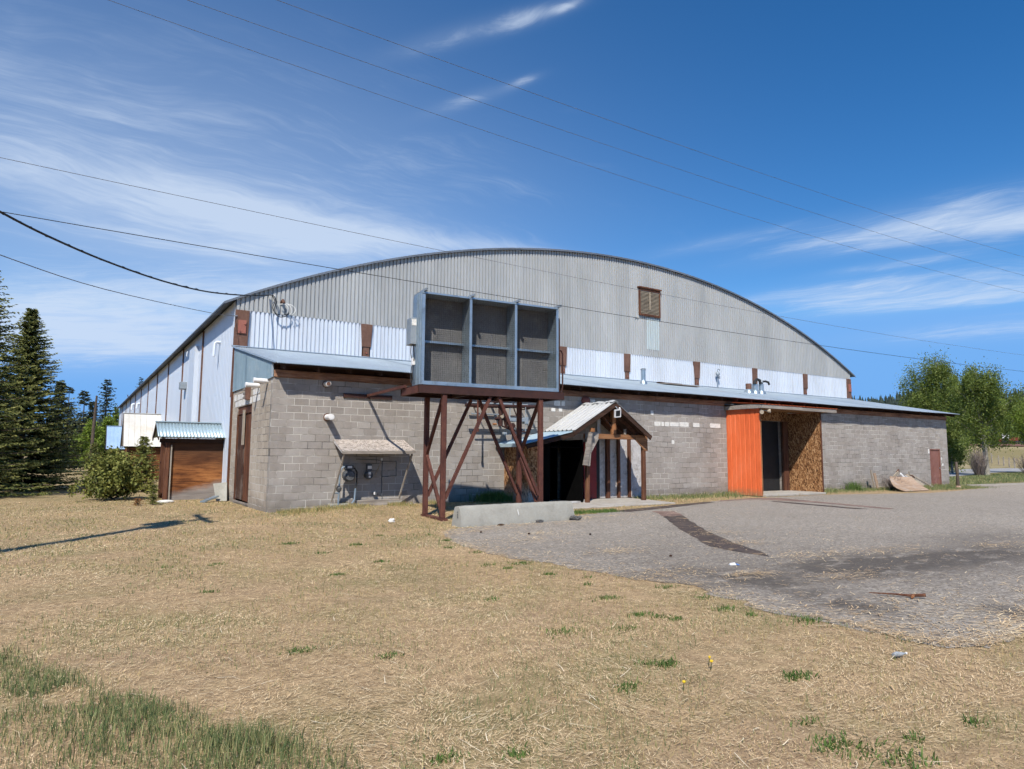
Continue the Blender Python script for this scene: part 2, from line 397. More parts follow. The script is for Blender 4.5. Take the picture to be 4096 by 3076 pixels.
M['poplar'] = mat_leaf('poplar_leaves', [(.04, .064, .014), (.10, .145, .028), (.175, .225, .048), (.27, .31, .085)], .5, transl=.35)
M['poplar_light'] = mat_leaf('spring_leaves', [(.10, .15, .02), (.20, .28, .04), (.30, .38, .07)], .5, transl=.35)
M['twig'] = mat_leaf('bare_twigs', [(.10, .08, .072), (.19, .15, .135), (.26, .215, .2)], 2, transl=0)
M['dead_twig'] = mat_leaf('rust_brown_needles', [(.16, .065, .02), (.26, .12, .04)], 2, transl=0)
M['far_wood'] = mat_leaf('far_conifer_wood', [(.018, .028, .024), (.034, .05, .038)], .02, transl=0)
M['stone'] = mat_mottle('white_stone', (.55, .53, .48), (.72, .70, .65), scale=8, fine=40, rough=.8, bump=.3)

# ------------------------------------------------------------------ camera, sun, sky
CAM = Vector((-4.466, -19.011, 1.603))
cd = bpy.data.cameras.new('camera'); cam = bpy.data.objects.new('camera', cd); COL.objects.link(cam)
cd.sensor_width = 36; cd.lens = 2713.09/4096*36; cd.clip_start = .05; cd.clip_end = 6000
_y, _p, _r = .57152, .102747, .006292
fw = Vector((math.sin(_y)*math.cos(_p), math.cos(_y)*math.cos(_p), math.sin(_p)))
rt = Vector((math.cos(_y), -math.sin(_y), 0)); up = rt.cross(fw)
r2 = rt*math.cos(_r) + up*math.sin(_r); u2 = up*math.cos(_r) - rt*math.sin(_r)
cam.matrix_world = Matrix(((r2.x, u2.x, -fw.x, CAM.x), (r2.y, u2.y, -fw.y, CAM.y), (r2.z, u2.z, -fw.z, CAM.z), (0, 0, 0, 1)))
S.camera = cam

SUN = Vector((-.836, -1.0, 1.44)).normalized()
sl = bpy.data.lights.new('sun', 'SUN'); so = bpy.data.objects.new('sun', sl); COL.objects.link(so)
sl.energy = 5.0; sl.angle = rad(.53); sl.color = (1, .945, .86)
so.rotation_euler = SUN.to_track_quat('Z', 'Y').to_euler(); so.location = (-20, -25, 40)

wd = bpy.data.worlds.new('World'); S.world = wd; wd.use_nodes = True
wt = wd.node_tree; wt.nodes.clear()
class WT(NT):
    def __init__(s): s.t = wt; s.tc = s.n('ShaderNodeTexCoord')
w = WT()
sky = w.n('ShaderNodeTexSky', sky_type='NISHITA', sun_disc=False, sun_elevation=math.asin(SUN.z),
          sun_rotation=math.atan2(SUN.x, SUN.y), altitude=1500, air_density=1.0, dust_density=.15, ozone_density=1.6)
hs = w.n('ShaderNodeHueSaturation'); hs.inputs['Saturation'].default_value = 1.38; hs.inputs['Value'].default_value = 1.06; hs.inputs['Hue'].default_value = .503
w.l(sky.outputs[0], hs.inputs['Color'])
# thin cirrus: streaked noise on a plane high above, thicker in a few drifts
sx = w.n('ShaderNodeSeparateXYZ'); w.l(w.tc.outputs['Generated'], sx.inputs[0])
den = w.math('ADD', w.math('MAXIMUM', sx.outputs[2], 0.0), .05)
cp = w.n('ShaderNodeCombineXYZ'); w.l(w.math('DIVIDE', sx.outputs[0], den), cp.inputs[0]); w.l(w.math('DIVIDE', sx.outputs[1], den), cp.inputs[1])
def wmap(scale, rot, loc=(0, 0, 0)):
    m = w.n('ShaderNodeMapping'); m.inputs['Scale'].default_value = scale; m.inputs['Rotation'].default_value = (0, 0, rot); m.inputs['Location'].default_value = loc
    w.l(cp.outputs[0], m.inputs[0]); return m.outputs[0]
warp = w.n('ShaderNodeTexNoise'); warp.inputs['Scale'].default_value = 1.3; warp.inputs['Detail'].default_value = 3; w.l(cp.outputs[0], warp.inputs['Vector'])
wv = w.n('ShaderNodeVectorMath', operation='MULTIPLY_ADD'); w.l(warp.outputs['Color'], wv.inputs[0]); wv.inputs[1].default_value = (.55, .55, 0); w.l(cp.outputs[0], wv.inputs[2])
cpw = wv.outputs[0]
def wmap(scale, rot, loc=(0, 0, 0)):
    m = w.n('ShaderNodeMapping'); r_ = w.n('ShaderNodeMapping'); r_.inputs['Rotation'].default_value = (0, 0, rot)
    m.inputs['Scale'].default_value = scale; m.inputs['Location'].default_value = loc
    w.l(cpw, r_.inputs[0]); w.l(r_.outputs[0], m.inputs[0]); return m.outputs[0]
def fibres(rot, off, k=1.):
    st = w.noise(1.0, 6, .66, vec=wmap((1.5*k, 7.5*k, 1), rot, off)); pf = w.noise(1.0, 5, .62, vec=wmap((1.9*k, 3.6*k, 1), rot+.3, (3+off[0], 1, 0)))
    fi = w.noise(1.0, 3, .7, vec=wmap((5*k, 30*k, 1), rot-.06, (1, 7+off[0], 0)))
    return w.math('ADD', w.math('MULTIPLY', w.math('SUBTRACT', st, .5), 1.25), w.math('ADD', w.math('MULTIPLY', w.math('SUBTRACT', pf, .5), 1.5), w.math('MULTIPLY', w.math('SUBTRACT', fi, .5), .55)))
def drift(cx, cy, rx, ry, rot, k):
    v = w.n('ShaderNodeVectorMath', operation='SUBTRACT'); w.l(cp.outputs[0], v.inputs[0]); v.inputs[1].default_value = (cx, cy, 0)
    r = w.n('ShaderNodeVectorRotate', rotation_type='Z_AXIS'); r.inputs['Angle'].default_value = rot; w.l(v.outputs[0], r.inputs['Vector'])
    q = w.n('ShaderNodeVectorMath', operation='MULTIPLY'); w.l(r.outputs[0], q.inputs[0]); q.inputs[1].default_value = (1/rx, 1/ry, 0)
    d = w.n('ShaderNodeVectorMath', operation='DOT_PRODUCT'); w.l(q.outputs[0], d.inputs[0]); w.l(q.outputs[0], d.inputs[1])
    return w.math('MULTIPLY', w.math('POWER', 2.718, w.math('MULTIPLY', d.outputs['Value'], -1.0)), k)
def layer(drifts, tex, fmax=1.5):
    tot = None
    for d in drifts:
        x = drift(*d); tot = x if tot is None else w.math('ADD', tot, x)
    e = w.math('SUBTRACT', w.math('ADD', tot, tex), .16)
    sm = w.n('ShaderNodeMapRange'); sm.interpolation_type = 'SMOOTHSTEP'; sm.inputs['From Min'].default_value = .0; sm.inputs['From Max'].default_value = fmax; w.l(e, sm.inputs['Value'])
    a = w.math('MULTIPLY', sm.outputs[0], w.math('MINIMUM', w.math('MULTIPLY', tot, 2.6), 1.0))
    return w.math('ADD', w.math('MULTIPLY', a, .80), w.math('MULTIPLY', tot, .22))
A1 = layer([(-.1, 2.45, .9, .28, -.12, .55), (.65, 2.62, .55, .22, -.15, .66), (1.15, 2.42, .45, .16, .1, .72), (1.65, 2.3, .32, .08, .2, .55), (-.2, 1.95, .7, .22, -.15, .30), (.5, 1.75, .8, .3, -.1, .22), (.3, 3.0, .7, .3, .1, .5), (.5, 2.2, 1.3, .7, .1, .22)], fibres(-.13, (0, 0, 0)))
A2 = layer([(.1, 4.3, 1.3, .8, .6, .80), (.9, 3.4, .8, .3, .5, .55), (-.4, 5.6, 1.5, 1.0, .6, .75), (.6, 5.2, .8, .5, .6, .45)], fibres(.6, (5, 0, 0)))
A3 = layer([(2.55, 1.25, .5, .18, 1.35, .85), (2.85, .95, .4, .16, 1.3, .9), (2.15, 1.75, .3, .08, 1.2, .45), (3.3, 1.7, .7, .24, 1.17, .75), (3.75, 1.5, .8, .2, 1.17, .8), (3.0, 2.05, .5, .10, 1.2, .34), (4.6, 1.6, .9, .35, 1.17, .55), (2.95, 1.5, .3, .08, 1.2, .5)], fibres(1.2, (9, 0, 0), 1.15))
A4 = layer([(.80, 1.045, .035, .014, 1.1, .80), (.75, 1.12, .10, .028, 1.05, .55), (.64, 1.27, .16, .035, 1.0, .36), (.50, 1.08, .07, .05, .5, .34), (.87, 1.32, .05, .016, 1.2, .55), (.80, 1.46, .13, .03, 1.1, .36)], fibres(1.05, (13, 0, 0), 2.2))
veil = w.math('ADD', drift(.1, 2.4, 1.3, 1.1, -.1, .17), w.math('ADD', drift(.0, 4.6, 2.2, 1.7, .4, .26), drift(.7, 2.75, .9, .5, -.1, .16)))
alpha = w.math('MINIMUM', w.math('ADD', w.math('ADD', veil, w.math('MULTIPLY', w.math('ADD', A1, A2), .68)), w.math('ADD', A3, A4)), .8)
clear = w.mix(1.0, hs.outputs[0], (1.35, 3.25, 6.6), 'DARKEN')
skyc = w.mix(alpha, clear, (4.9, 5.7, 6.9))
bg = w.n('ShaderNodeBackground'); bg.inputs['Strength'].default_value = .12
w.l(skyc, bg.inputs['Color'])
try:
    wd.cycles.sampling_method = 'MANUAL'; wd.cycles.sample_map_resolution = 256
except Exception: pass
wo = w.n('ShaderNodeOutputWorld'); w.l(bg.outputs[0], wo.inputs[0])
S.view_settings.view_transform = 'Standard'; S.view_settings.look = 'None'
S.view_settings.exposure = .18; S.view_settings.gamma = 1
S.view_settings.use_curve_mapping = False
try:
    S.cycles.max_bounces = 4; S.cycles.diffuse_bounces = 1; S.cycles.glossy_bounces = 2; S.cycles.transmission_bounces = 2; S.cycles.use_adaptive_sampling = True; S.cycles.adaptive_threshold = .03; S.cycles.adaptive_min_samples = 12; S.cycles.transparent_max_bounces = 6; S.cycles.use_denoising = True
except Exception: pass

# ------------------------------------------------------------------ ground
def sstep(a, b, x):
    t = np.clip((np.asarray(x, float)-a)/(b-a), 0, 1); return t*t*(3-2*t)
def vnoise(x, y, s, seed):
    r = np.random.default_rng(seed); g = r.random((64, 64))
    u = np.asarray(x, float)/s; v = np.asarray(y, float)/s
    i = np.floor(u).astype(int); j = np.floor(v).astype(int); fu = u-i; fv = v-j
    fu = fu*fu*(3-2*fu); fv = fv*fv*(3-2*fv)
    G = lambda a, b: g[a % 64, b % 64]
    return (G(i,j)*(1-fu)+G(i+1,j)*fu)*(1-fv) + (G(i,j+1)*(1-fu)+G(i+1,j+1)*fu)*fv
ASPH = [(2.35,-5.98),(2.0,-6.25),(1.62,-7.3),(1.40,-8.3),(1.28,-9.3),(1.30,-10.0),(1.55,-10.7),(1.58,-11.5),(1.75,-12.3),(2.03,-12.95),(1.86,-13.5),(1.86,-13.9),(1.68,-14.3),(1.8,-14.7),(1.86,-15.1),(1.8,-15.5),(1.84,-15.95),(2.2,-16.2),(2.9,-16.2),(4.2,-16.1),(6.5,-16.5),(10,-16.7),(18,-17),(34,-18),(60,-20),(60,-4),(44,-1.6),(37.5,-1.5),(34,-2.5),(31,-3.0),(28.2,-3.3),(25,-2.6),(22.6,-2.0),(18.4,-2.0),(15.5,-2.25),(14,-2.6),(12,-3.1),(9.6,-3.7),(7.6,-4.4),(6.2,-4.9),(4,-5.5)]
def inside(px, py, poly):
    px = np.asarray(px); r = np.zeros(px.shape, bool); n = len(poly)
    for i in range(n):
        x1, y1 = poly[i]; x2, y2 = poly[(i+1) % n]
        if y1 == y2: continue
        c = ((y1 > py) != (y2 > py)) & (px < (x2-x1)*(py-y1)/(y2-y1)+x1)
        r ^= c
    return r
def gh(x, y):
    x = np.asarray(x, float); y = np.asarray(y, float)
    z = .11*sstep(-3.6, -.4, y)*sstep(.2, 2.2, x)*(1-sstep(7.2, 8.2, x))*(1-sstep(0, 1.5, y))
    lawn = (1-sstep(.2, 1.1, x))*(1-sstep(40, 90, y)) 
    near = (1-sstep(-17.0, -16.4, y))
    z = z + .05*(vnoise(x, y, 2.3, 3)-.5)*np.maximum(lawn, near)*sstep(-.6, -1.8, y+0*x)*1.0 + .02*(vnoise(x, y, .6, 5)-.5)*np.maximum(lawn, near)
    s = (x-112)*.91 + (y-29)*.41
    z = z + 5.0*sstep(0, 92, s) + .012*np.maximum(s-92, 0) 
    return z
def axis(lo, hi, fine_lo, fine_hi, st, grow=1.16):
    a = list(np.arange(fine_lo, fine_hi+.001, st)); d = st
    while a[-1] < hi: d *= grow; a.append(a[-1]+d)
    d = st
    while a[0] > lo: d *= grow; a.insert(0, a[0]-d)
    return np.array(a)
gx = axis(-1500, 2600, -12, 12, .3); gy = axis(-800, 2600, -19.5, 3, .3)
X, Y = np.meshgrid(gx, gy); Z = gh(X, Y)
nx, ny = len(gx), len(gy)
idx = np.arange(nx*ny).reshape(ny, nx)
F4 = np.stack([idx[:-1,:-1], idx[:-1,1:], idx[1:,1:], idx[1:,:-1]], -1).reshape(-1, 4)
def ground_mat():
    t = NT('dry_lawn_soil')
    n1 = t.noise(.5, 6, .65); n2 = t.noise(7, 6, .7); n3 = t.noise(60, 5, .75); n4 = t.noise(26, 4, .7, stretch=(1, 2.2, 1))
    f = t.math('ADD', t.math('MULTIPLY', n2, .35), t.math('ADD', t.math('MULTIPLY', n3, .35), t.math('MULTIPLY', n4, .3)))
    straw = t.ramp(f, [(.36, (.15, .10, .056)), (.46, (.31, .215, .12)), (.56, (.52, .37, .21)), (.66, (.70, .525, .315))])
    col = t.mix(t.ramp(n1, [(.52, 0.), (.7, .5)]), straw, (.33, .225, .145))
    sx = t.n('ShaderNodeSeparateXYZ'); t.l(t.tc.outputs['Object'], sx.inputs[0])
    grass = t.ramp(f, [(.35, (.05, .065, .016)), (.55, (.12, .145, .04)), (.7, (.22, .215, .08))])
    g0 = t.math('MULTIPLY', t.ramp(t.noise(.55, 7, .72), [(.46, 0.), (.64, 1.)]), .42)
    def step(o, a, b):
        m = t.n('ShaderNodeMapRange'); m.interpolation_type = 'SMOOTHSTEP'
        m.inputs['From Min'].default_value = a; m.inputs['From Max'].default_value = b; t.l(o, m.inputs['Value']); return m.outputs[0]
    # greener towards the trees on the left and on the verge past the building
    gl = t.math('MULTIPLY', step(sx.outputs[1], -6, 12), .45)
    gr = t.math('MULTIPLY', step(sx.outputs[0], 36, 40), t.ramp(t.noise(.25, 5, .6), [(.4, .95), (.62, .45)]))
    g = t.math('MAXIMUM', t.math('MAXIMUM', g0, t.math('MULTIPLY', gl, t.ramp(t.noise(.4, 5, .65), [(.38, .25), (.6, 1.)]))), gr)
    col = t.mix(g, col, grass)
    far = t.ramp(t.noise(.03, 5, .6), [(.4, (.24, .20, .095)), (.6, (.37, .295, .17))])
    col = t.mix(step(sx.outputs[0], 85, 125), col, far)
    return t.done(col, .95, 0, .15, t.bump(f, .9, .03))
M['ground'] = ground_mat()
g = npmesh('ground', np.stack([X, Y, Z], -1).reshape(-1, 3), None, F4, M['ground'], smooth=True)
tag(g, 'dry straw-coloured lawn around the long grey building', 'ground', kind='structure')

def asphalt_mat():
    t = NT('old_asphalt')
    v = t.n('ShaderNodeTexVoronoi'); v.inputs['Scale'].default_value = 34; t.l(t.tc.outputs['Object'], v.inputs['Vector'])
    sp = t.n('ShaderNodeSeparateColor'); t.l(v.outputs['Color'], sp.inputs[0])
    n1 = t.noise(.35, 5, .6); n2 = t.noise(30, 6, .75)
    f = t.math('ADD', t.math('MULTIPLY', sp.outputs[0], .45), t.math('ADD', t.math('MULTIPLY', n2, .4), t.math('MULTIPLY', n1, .15)))
    col = t.ramp(f, [(.22, (.155, .132, .108)), (.45, (.272, .237, .196)), (.6, (.33, .29, .241)), (.8, (.49, .44, .375))])
    # old oil and damp stains, broad and ragged
    sx = t.n('ShaderNodeSeparateXYZ'); t.l(t.tc.outputs['Object'], sx.inputs[0])
    def blob(cx, cy, rx, ry, k):
        a = t.math('POWER', t.math('MULTIPLY', t.math('SUBTRACT', sx.outputs[0], cx), 1/rx), 2)
        b = t.math('POWER', t.math('MULTIPLY', t.math('SUBTRACT', sx.outputs[1], cy), 1/ry), 2)
        return t.math('MULTIPLY', t.math('POWER', 2.718, t.math('MULTIPLY', t.math('ADD', a, b), -1)), k)
    st = None
    for b in ((5.3,-13.2,1.9,.8,1.), (8.2,-13.6,2.0,.7,.9), (3.0,-13.1,.5,1.2,.7), (2.7,-14.6,.35,.5,.9), (2.0,-13.0,.4,.35,.6), (3.9,-15.8,.35,.4,.9), (11,-12.5,2,.8,.5), (7,-8.2,.6,.5,.35), (4.5,-11.2,4.5,2.6,.32), (8,-15,5,1.6,.3), (2.0,-12.2,.6,.35,.5)):
        x = blob(*b); st = x if st is None else t.math('ADD', st, x)
    st = t.math('MULTIPLY', st, t.ramp(t.noise(2.2, 7, .7, stretch=(.7, 1.6, 1)), [(.32, 0.), (.5, 1.)]), True)
    col = t.mix(t.math('MULTIPLY', st, .85), col, (.075, .064, .055))
    # straw dust blown on
    du = t.math('MULTIPLY', t.ramp(t.noise(1.4, 8, .75, stretch=(.8, 1.4, 1)), [(.58, 0.), (.74, 1.)]), .35)
    col = t.mix(du, col, (.40, .31, .2))
    # the drive turns to pale gravel past the building
    m = t.n('ShaderNodeMapRange'); m.inputs['From Min'].default_value = 24; m.inputs['From Max'].default_value = 40; t.l(sx.outputs[0], m.inputs['Value'])
    col = t.mix(t.math('MULTIPLY', m.outputs[0], .7), col, t.ramp(f, [(.3, (.27, .225, .175)), (.7, (.45, .39, .32))]))
    return t.done(col, .92, 0, .2, t.bump(f, .6, .012))
M['asphalt'] = asphalt_mat()
def ragged(poly, amp, st, seed):
    r = random.Random(seed); out = []
    for i in range(len(poly)):
        a = Vector(poly[i]); b = Vector(poly[(i+1) % len(poly)]); n = max(1, int((b-a).length/st)) if a.x < 35 and b.x < 35 else 1
        for k in range(n):
            p = a.lerp(b, k/n); out.append((p.x + r.uniform(-amp, amp), p.y + r.uniform(-amp, amp)))
    return out
def flat(name, poly, z, mat, label, cat, h=.004):
    mb = MB(); mb.add([(x, y, z) for x, y in poly], [tuple(range(len(poly)))])
    import mathutils
    tri = mathutils.geometry.tessellate_polygon([[Vector((x, y, 0)) for x, y in poly]])
    mb.f = [tuple(t) for t in tri]
    o = mb.build(name, mat)
    me = o.data
    if me.polygons and me.polygons[0].normal.z < 0: me.flip_normals()
    return tag(o, label, cat, kind='structure')
flat('asphalt_lot', ragged(ASPH, .09, .16, 2), .005, M['asphalt'], 'worn grey asphalt lot in front of the block wall', 'asphalt')
M['patch'] = mat_mottle('tarry_patch', (.03, .024, .021), (.075, .056, .047), (.15, .11, .085), scale=3, fine=20, rough=.85, bump=.5, bd=.02, stain=(.42, .30, .17), sscale=2.2, slo=.58, shi=.66)
M['patch_red'] = mat_mottle('reddish_patch', (.09, .055, .045), (.22, .145, .115), (.36, .26, .19), scale=2.5, fine=16, rough=.9, bump=.4, bd=.015, stretch=(.5, 1, 1))
flat('asphalt_patch', ragged([(8.72,-5.92),(9.36,-6.0),(8.2,-7.4),(6.9,-9.0),(5.9,-10.5),(5.16,-11.8),(5.0,-11.95),(4.95,-11.3),(5.12,-10.6),(6.0,-9.4),(7.2,-7.8)], .03, .3, 4), .009, M['patch'], 'long dark tapering patch in the asphalt', 'patch')
flat('asphalt_patch', ragged([(9.67,-4.55),(10.2,-4.9),(9.75,-5.5),(9.38,-5.97),(8.74,-5.9),(9.2,-5.2)], .03, .25, 5), .0075, M['patch_red'], 'pale brown end of the dark asphalt patch', 'patch')
flat('asphalt_patch', ragged([(8.6,-4.0),(8.9,-4.45),(10.2,-4.15),(12.2,-3.55),(14.3,-2.9),(14.2,-2.6),(12,-3.1),(10,-3.65)], .03, .3, 6), .009, M['patch'], 'dark strip along the edge of the entrance slab', 'patch')
flat('asphalt_patch', ragged([(14.6,-2.7),(15.2,-2.3),(17.9,-1.95),(18.3,-2.3),(16.8,-2.6)], .04, .3, 7), .0075, M['patch_red'], 'rust-brown smear before the orange wall', 'patch')
flat('asphalt_patch', ragged([(16.9,-2.5),(18.4,-2.35),(18.0,-4.2),(17.1,-7.5),(16.6,-7.6),(17.3,-4.5)], .04, .4, 8), .009, M['patch_red'], 'long rust-brown strip on the asphalt before the orange porch', 'patch')
flat('asphalt_patch', ragged([(16.3,-3.6),(16.75,-3.5),(16.2,-7.2),(15.75,-7.1)], .04, .4, 9), .0075, M['patch'], 'thin dark strip beside the rust-brown strip on the asphalt', 'patch')
mb = MB(); mb.prism([(8.0,-2.95,0),(12.5,-2.75,0),(12.75,-1.15,0),(12.75,-.02,0),(7.5,-.02,0),(7.55,-1.3,0),(8.0,-1.6,0)], (0,0,.045))
tag(mb.build('entrance_slab', M['slab'], bevel=.01), 'worn concrete slab under the gabled entrance porch', 'slab', kind='structure')
mb = MB(); mb.box(18.52, 22.5, -1.78, -.02, 0, .09)
tag(mb.build('doorstep_slab', M['slab'], bevel=.012), 'concrete doorstep inside the orange entrance', 'slab', kind='structure')
# gravel drive, road and fields on the right
M['gravel'] = mat_mottle('tan_gravel', (.25, .21, .165), (.36, .31, .25), (.45, .39, .32), scale=2, fine=40, rough=.95, bump=.2)
M['road'] = mat_mottle('pale_road', (.27, .265, .26), (.36, .355, .35), scale=.6, fine=10, rough=.9, bump=0)
M['soil'] = mat_mottle('ploughed_soil', (.15, .075, .05), (.25, .13, .09), scale=.1, fine=2, rough=.95, bump=0)
flat('gravel_drive', [(37.3,-1.3),(38.4,.55),(46,0.0),(56,2),(80,3),(80,-24),(60,-20.5),(59.9,-4),(44,-1.7)], .010, M['gravel'], 'pale gravel drive curving past the far corner of the building', 'drive')
flat('road', [(55,8.6),(63.5,10.4),(72,13.0),(84,15.2),(110,17),(180,20),(180,46),(120,27.3),(104,25.8),(98,25.5),(78,20.5),(55,14.5)], .02, M['road'], 'pale road beyond the trees on the right', 'road')
vs = []; fs = []
xs_ = np.linspace(178, 330, 24)
for x in xs_:
    for y in (28, 44, 60, 76, 100):
        vs.append((x, y + (x-200)*.28, 0))
vs = [(x, y, float(gh(x, y))+.06) for x, y, _ in vs]
for i in range(len(xs_)-1):
    for k in range(4): a = i*5+k; fs.append((a, a+5, a+6, a+1))
mb = MB(); mb.add(vs, fs)
tag(mb.build('ploughed_field', M['soil']), 'strip of bare reddish soil on the rise behind the road', 'field', kind='structure')
# distant wooded hill
def hill_z(x, y):
    d = np.hypot(x-CAM.x, y-CAM.y); a = np.degrees(np.arctan2(x-CAM.x, y-CAM.y))
    return (40 + 5*np.sin(a*.21+.4) + 2.5*np.sin(a*.9))*sstep(300, 640, d)*(.55+.45*sstep(8, 62, a))
hx, hy = np.meshgrid(np.linspace(-100, 1100, 70), np.linspace(60, 1100, 60))
hz = hill_z(hx, hy) - 3.5 + 6*sstep(0, 1, (hx-200)/200)
hi = np.arange(hx.size).reshape(hx.shape)
M['hill'] = mat_mottle('wooded_hill', (.022, .034, .024), (.045, .06, .038), scale=.02, fine=.3, rough=.95, bump=0)
tag(npmesh('hill', np.stack([hx, hy, hz], -1).reshape(-1, 3), None, np.stack([hi[:-1,:-1], hi[:-1,1:], hi[1:,1:], hi[1:,:-1]], -1).reshape(-1, 4), M['hill'], smooth=True), 'dark wooded hill on the right horizon', 'hill', kind='structure')

# ------------------------------------------------------------------ arena hall
YG = 5.68; XR = 37.2; RAD = 42.0; ZC = 11.27-RAD
def arc(x): return ZC + math.sqrt(RAD*RAD - (x-XR/2)**2)
YB = 75.5
arena = thing('arena_hall', 'huge arched hall with grey ribbed gable above white ribbed panels', 'building', (XR/2, YG, 0))
mb = MB(); us, of = trap(0, XR)
sheet(mb, us, of, lambda u: (u, YG, 6.545), lambda u: (u, YG, arc(u)-.02), (0, -1, 0))
gw = mb.build('gable_wall', M['grey_steel'], arena)
# overlapping sheet joints
POSTX = [(0, .44, .38), (4.5, 4.96, .3), (9.2, 9.6, .3), (13.95, 14.35, .3), (17.88, 18.27, .3), (22.75, 23.22, .3), (27.5, 27.92, .3), (32.2, 32.62, .3), (36.8, 37.2, .3)]
for i in range(len(POSTX)-1):
    a = POSTX[i][1]-.06; b = POSTX[i+1][0]+.06
    mb = MB(); us, of = trap(a, b)
    sheet(mb, us, of, lambda u: (u, YG+.012, 5.2), lambda u: (u, YG+.012, 6.56), (0, -1, 0))
    mb.build('wall_panel', M['white_steel'], arena)
for i, (a, b, wlow) in enumerate(POSTX):
    mb = MB(); y0, y1 = YG-.10, YG+.05
    if i in (0, len(POSTX)-1):
        mb.hexa([(a-.06, y0, 3.5), (a+.36, y0, 3.5), (a+.36, y1, 3.5), (a-.06, y1, 3.5)], [(a-.03, y0, 6.54), (b, y0, 6.54), (b, y1, 6.54), (a-.03, y1, 6.54)])
    else:
        c = (a+b)/2
        mb.hexa([(c-.17, y0, 5.66), (c+.17, y0, 5.66), (c+.17, y1, 5.66), (c-.17, y1, 5.66)], [(a, y0, 6.54), (b, y0, 6.54), (b, y1, 6.54), (a, y1, 6.54)])
        mb.box(c-.12, c+.12, y0+.03, y1, 5.15, 5.66)
    p = mb.build('post', M['rust_post'], arena, bevel=.008)
    mb = MB()
    if i == 0:
        mb.box(.07, .33, y0-.05, y0-.001, 5.72, 6.18)
        for (x, z) in ((.28, 6.05), (.13, 5.79)): mb.lathe((x, y0-.05, z), [(.028, -.03), (.028, 0)], 8, 'y')
    elif i == len(POSTX)-1:
        mb.box(36.86, 37.12, y0-.05, y0-.001, 5.72, 6.2)
    else:
        mb.lathe(((a+b)/2, y0+.03, 5.42), [(.035, -.03), (.035, 0)], 8, 'y')
    mb.build('bolt_plate', M['red_plate'], p)
# corner stile of the side wall, running to the ground
mb = MB(); mb.hexa([(-.05, 5.44, .0), (.14, 5.44, .0), (.14, 5.6, .0), (-.05, 5.6, .0)], [(-.05, 5.44, 5.2), (.06, 5.44, 5.2), (.06, 5.6, 5.2), (-.05, 5.6, 5.2)])
mb.build('corner_post', M['wood_post'], arena)
# left side wall
mb = MB(); us, of = trap(5.62, YB, .30, .80, .05, .016)
sheet(mb, us, of, lambda u: (-.02, u, .42), lambda u: (-.02, u, 6.84), (-1, 0, 0))
mb.build('side_wall', M['side_steel'], arena)
mb = MB(); mb.box(-.01, .2, 5.7, YB, 0, .5); mb.build('foundation', M['concrete'], arena)
for y in (12.37, 18.63, 25.0, 31.2, 37.6, 43.9, 50.1, 56.4, 62.7, 69.1):
    mb = MB(); mb.box(-.085, -.02, y-.09, y+.09, .4, 6.78)
    mb.build('side_stile', M['rust_post'], arena)
# right side wall, back wall
mb = MB(); us, of = trap(YG, YB, .30, .72, .07, .02)
sheet(mb, us, of, lambda u: (XR, u, 0), lambda u: (XR, u, 6.84), (1, 0, 0)); mb.build('side_wall', M['side_steel'], arena)
mb = MB(); n = 40
mb.add([(XR*i/n, YB, 0) for i in range(n+1)] + [(XR*i/n, YB, arc(XR*i/n)-.05) for i in range(n+1)], [(i, i+1, n+2+i, n+1+i) for i in range(n)])
mb.build('back_wall', M['grey_steel'], arena)
# arched roof shell with a dark edge
mb = MB(); n = 72; xs = [-.42 + (XR+.84)*i/n for i in range(n+1)]
vs = []; y0, y1 = YG-.13, YB+.3
for x in xs:
    z = arc(x)
    vs += [(x, y0, z), (x, y0, z+.05), (x, y1, z+.05), (x, y1, z)]
fs = []
for i in range(n):
    a = 4*i; b = a+4
    fs += [(a, b, b+1, a+1), (a+1, b+1, b+2, a+2), (a+2, b+2, b+3, a+3), (a+3, b+3, b, a)]
fs += [(0, 1, 2, 3), (4*n+3, 4*n+2, 4*n+1, 4*n)]
mb.add(vs, fs); mb.build('roof', M['roof_steel'], arena)
mb = MB()
for i in range(n):
    a, b = xs[i], xs[i+1]
    mb.hexa([(a, y0-.03, arc(a)-.03), (b, y0-.03, arc(b)-.03), (b, y0-.002, arc(b)-.03), (a, y0-.002, arc(a)-.03)], [(a, y0-.03, arc(a)+.052), (b, y0-.03, arc(b)+.052), (b, y0-.002, arc(b)+.052), (a, y0-.002, arc(a)+.052)])
mb.build('roof_edge', M['roof_steel'], arena)
# louvred vent in the gable
mb = MB(); y0 = YG-.13
for q in ((18.88, 18.95, 8.57, 9.96), (20.26, 20.33, 8.57, 9.96)): mb.box(q[0], q[1], y0, YG-.02, q[2], q[3])
mb.box(18.95, 20.26, y0, YG-.02, 8.57, 8.66); mb.box(18.82, 20.38, y0-.06, YG-.02, 9.965, 10.03); mb.box(18.95, 20.26, y0, YG-.02, 9.86, 9.96)
lv = mb.build('louvre_vent', M['wood_post'], arena)
mb = MB()
for k in range(17):
    z = 8.70 + k*.069
    mb.hexa([(18.96, y0+.01, z-.02), (20.25, y0+.01, z-.02), (20.25, y0+.02, z-.03), (18.96, y0+.02, z-.03)], [(18.96, YG-.04, z+.045), (20.25, YG-.04, z+.045), (20.25, YG-.03, z+.035), (18.96, YG-.03, z+.035)])
mb.build('slat', M['louvre'], lv)
mb = MB(); mb.box(19.56, 19.62, y0-.012, y0+.008, 8.9, 9.82); mb.build('control_rod', M['louvre'], lv)
mb = MB(); mb.box(18.95, 20.26, YG-.028, YG-.022, 8.66, 9.86); mb.build('backing', M['black'], lv)
mb = MB(); mb.tube([(18.62, YG-.06, 8.42), (18.86, YG-.06, 8.40)], .02, 6); mb.build('vent_prop', M['galv_dull'], arena)
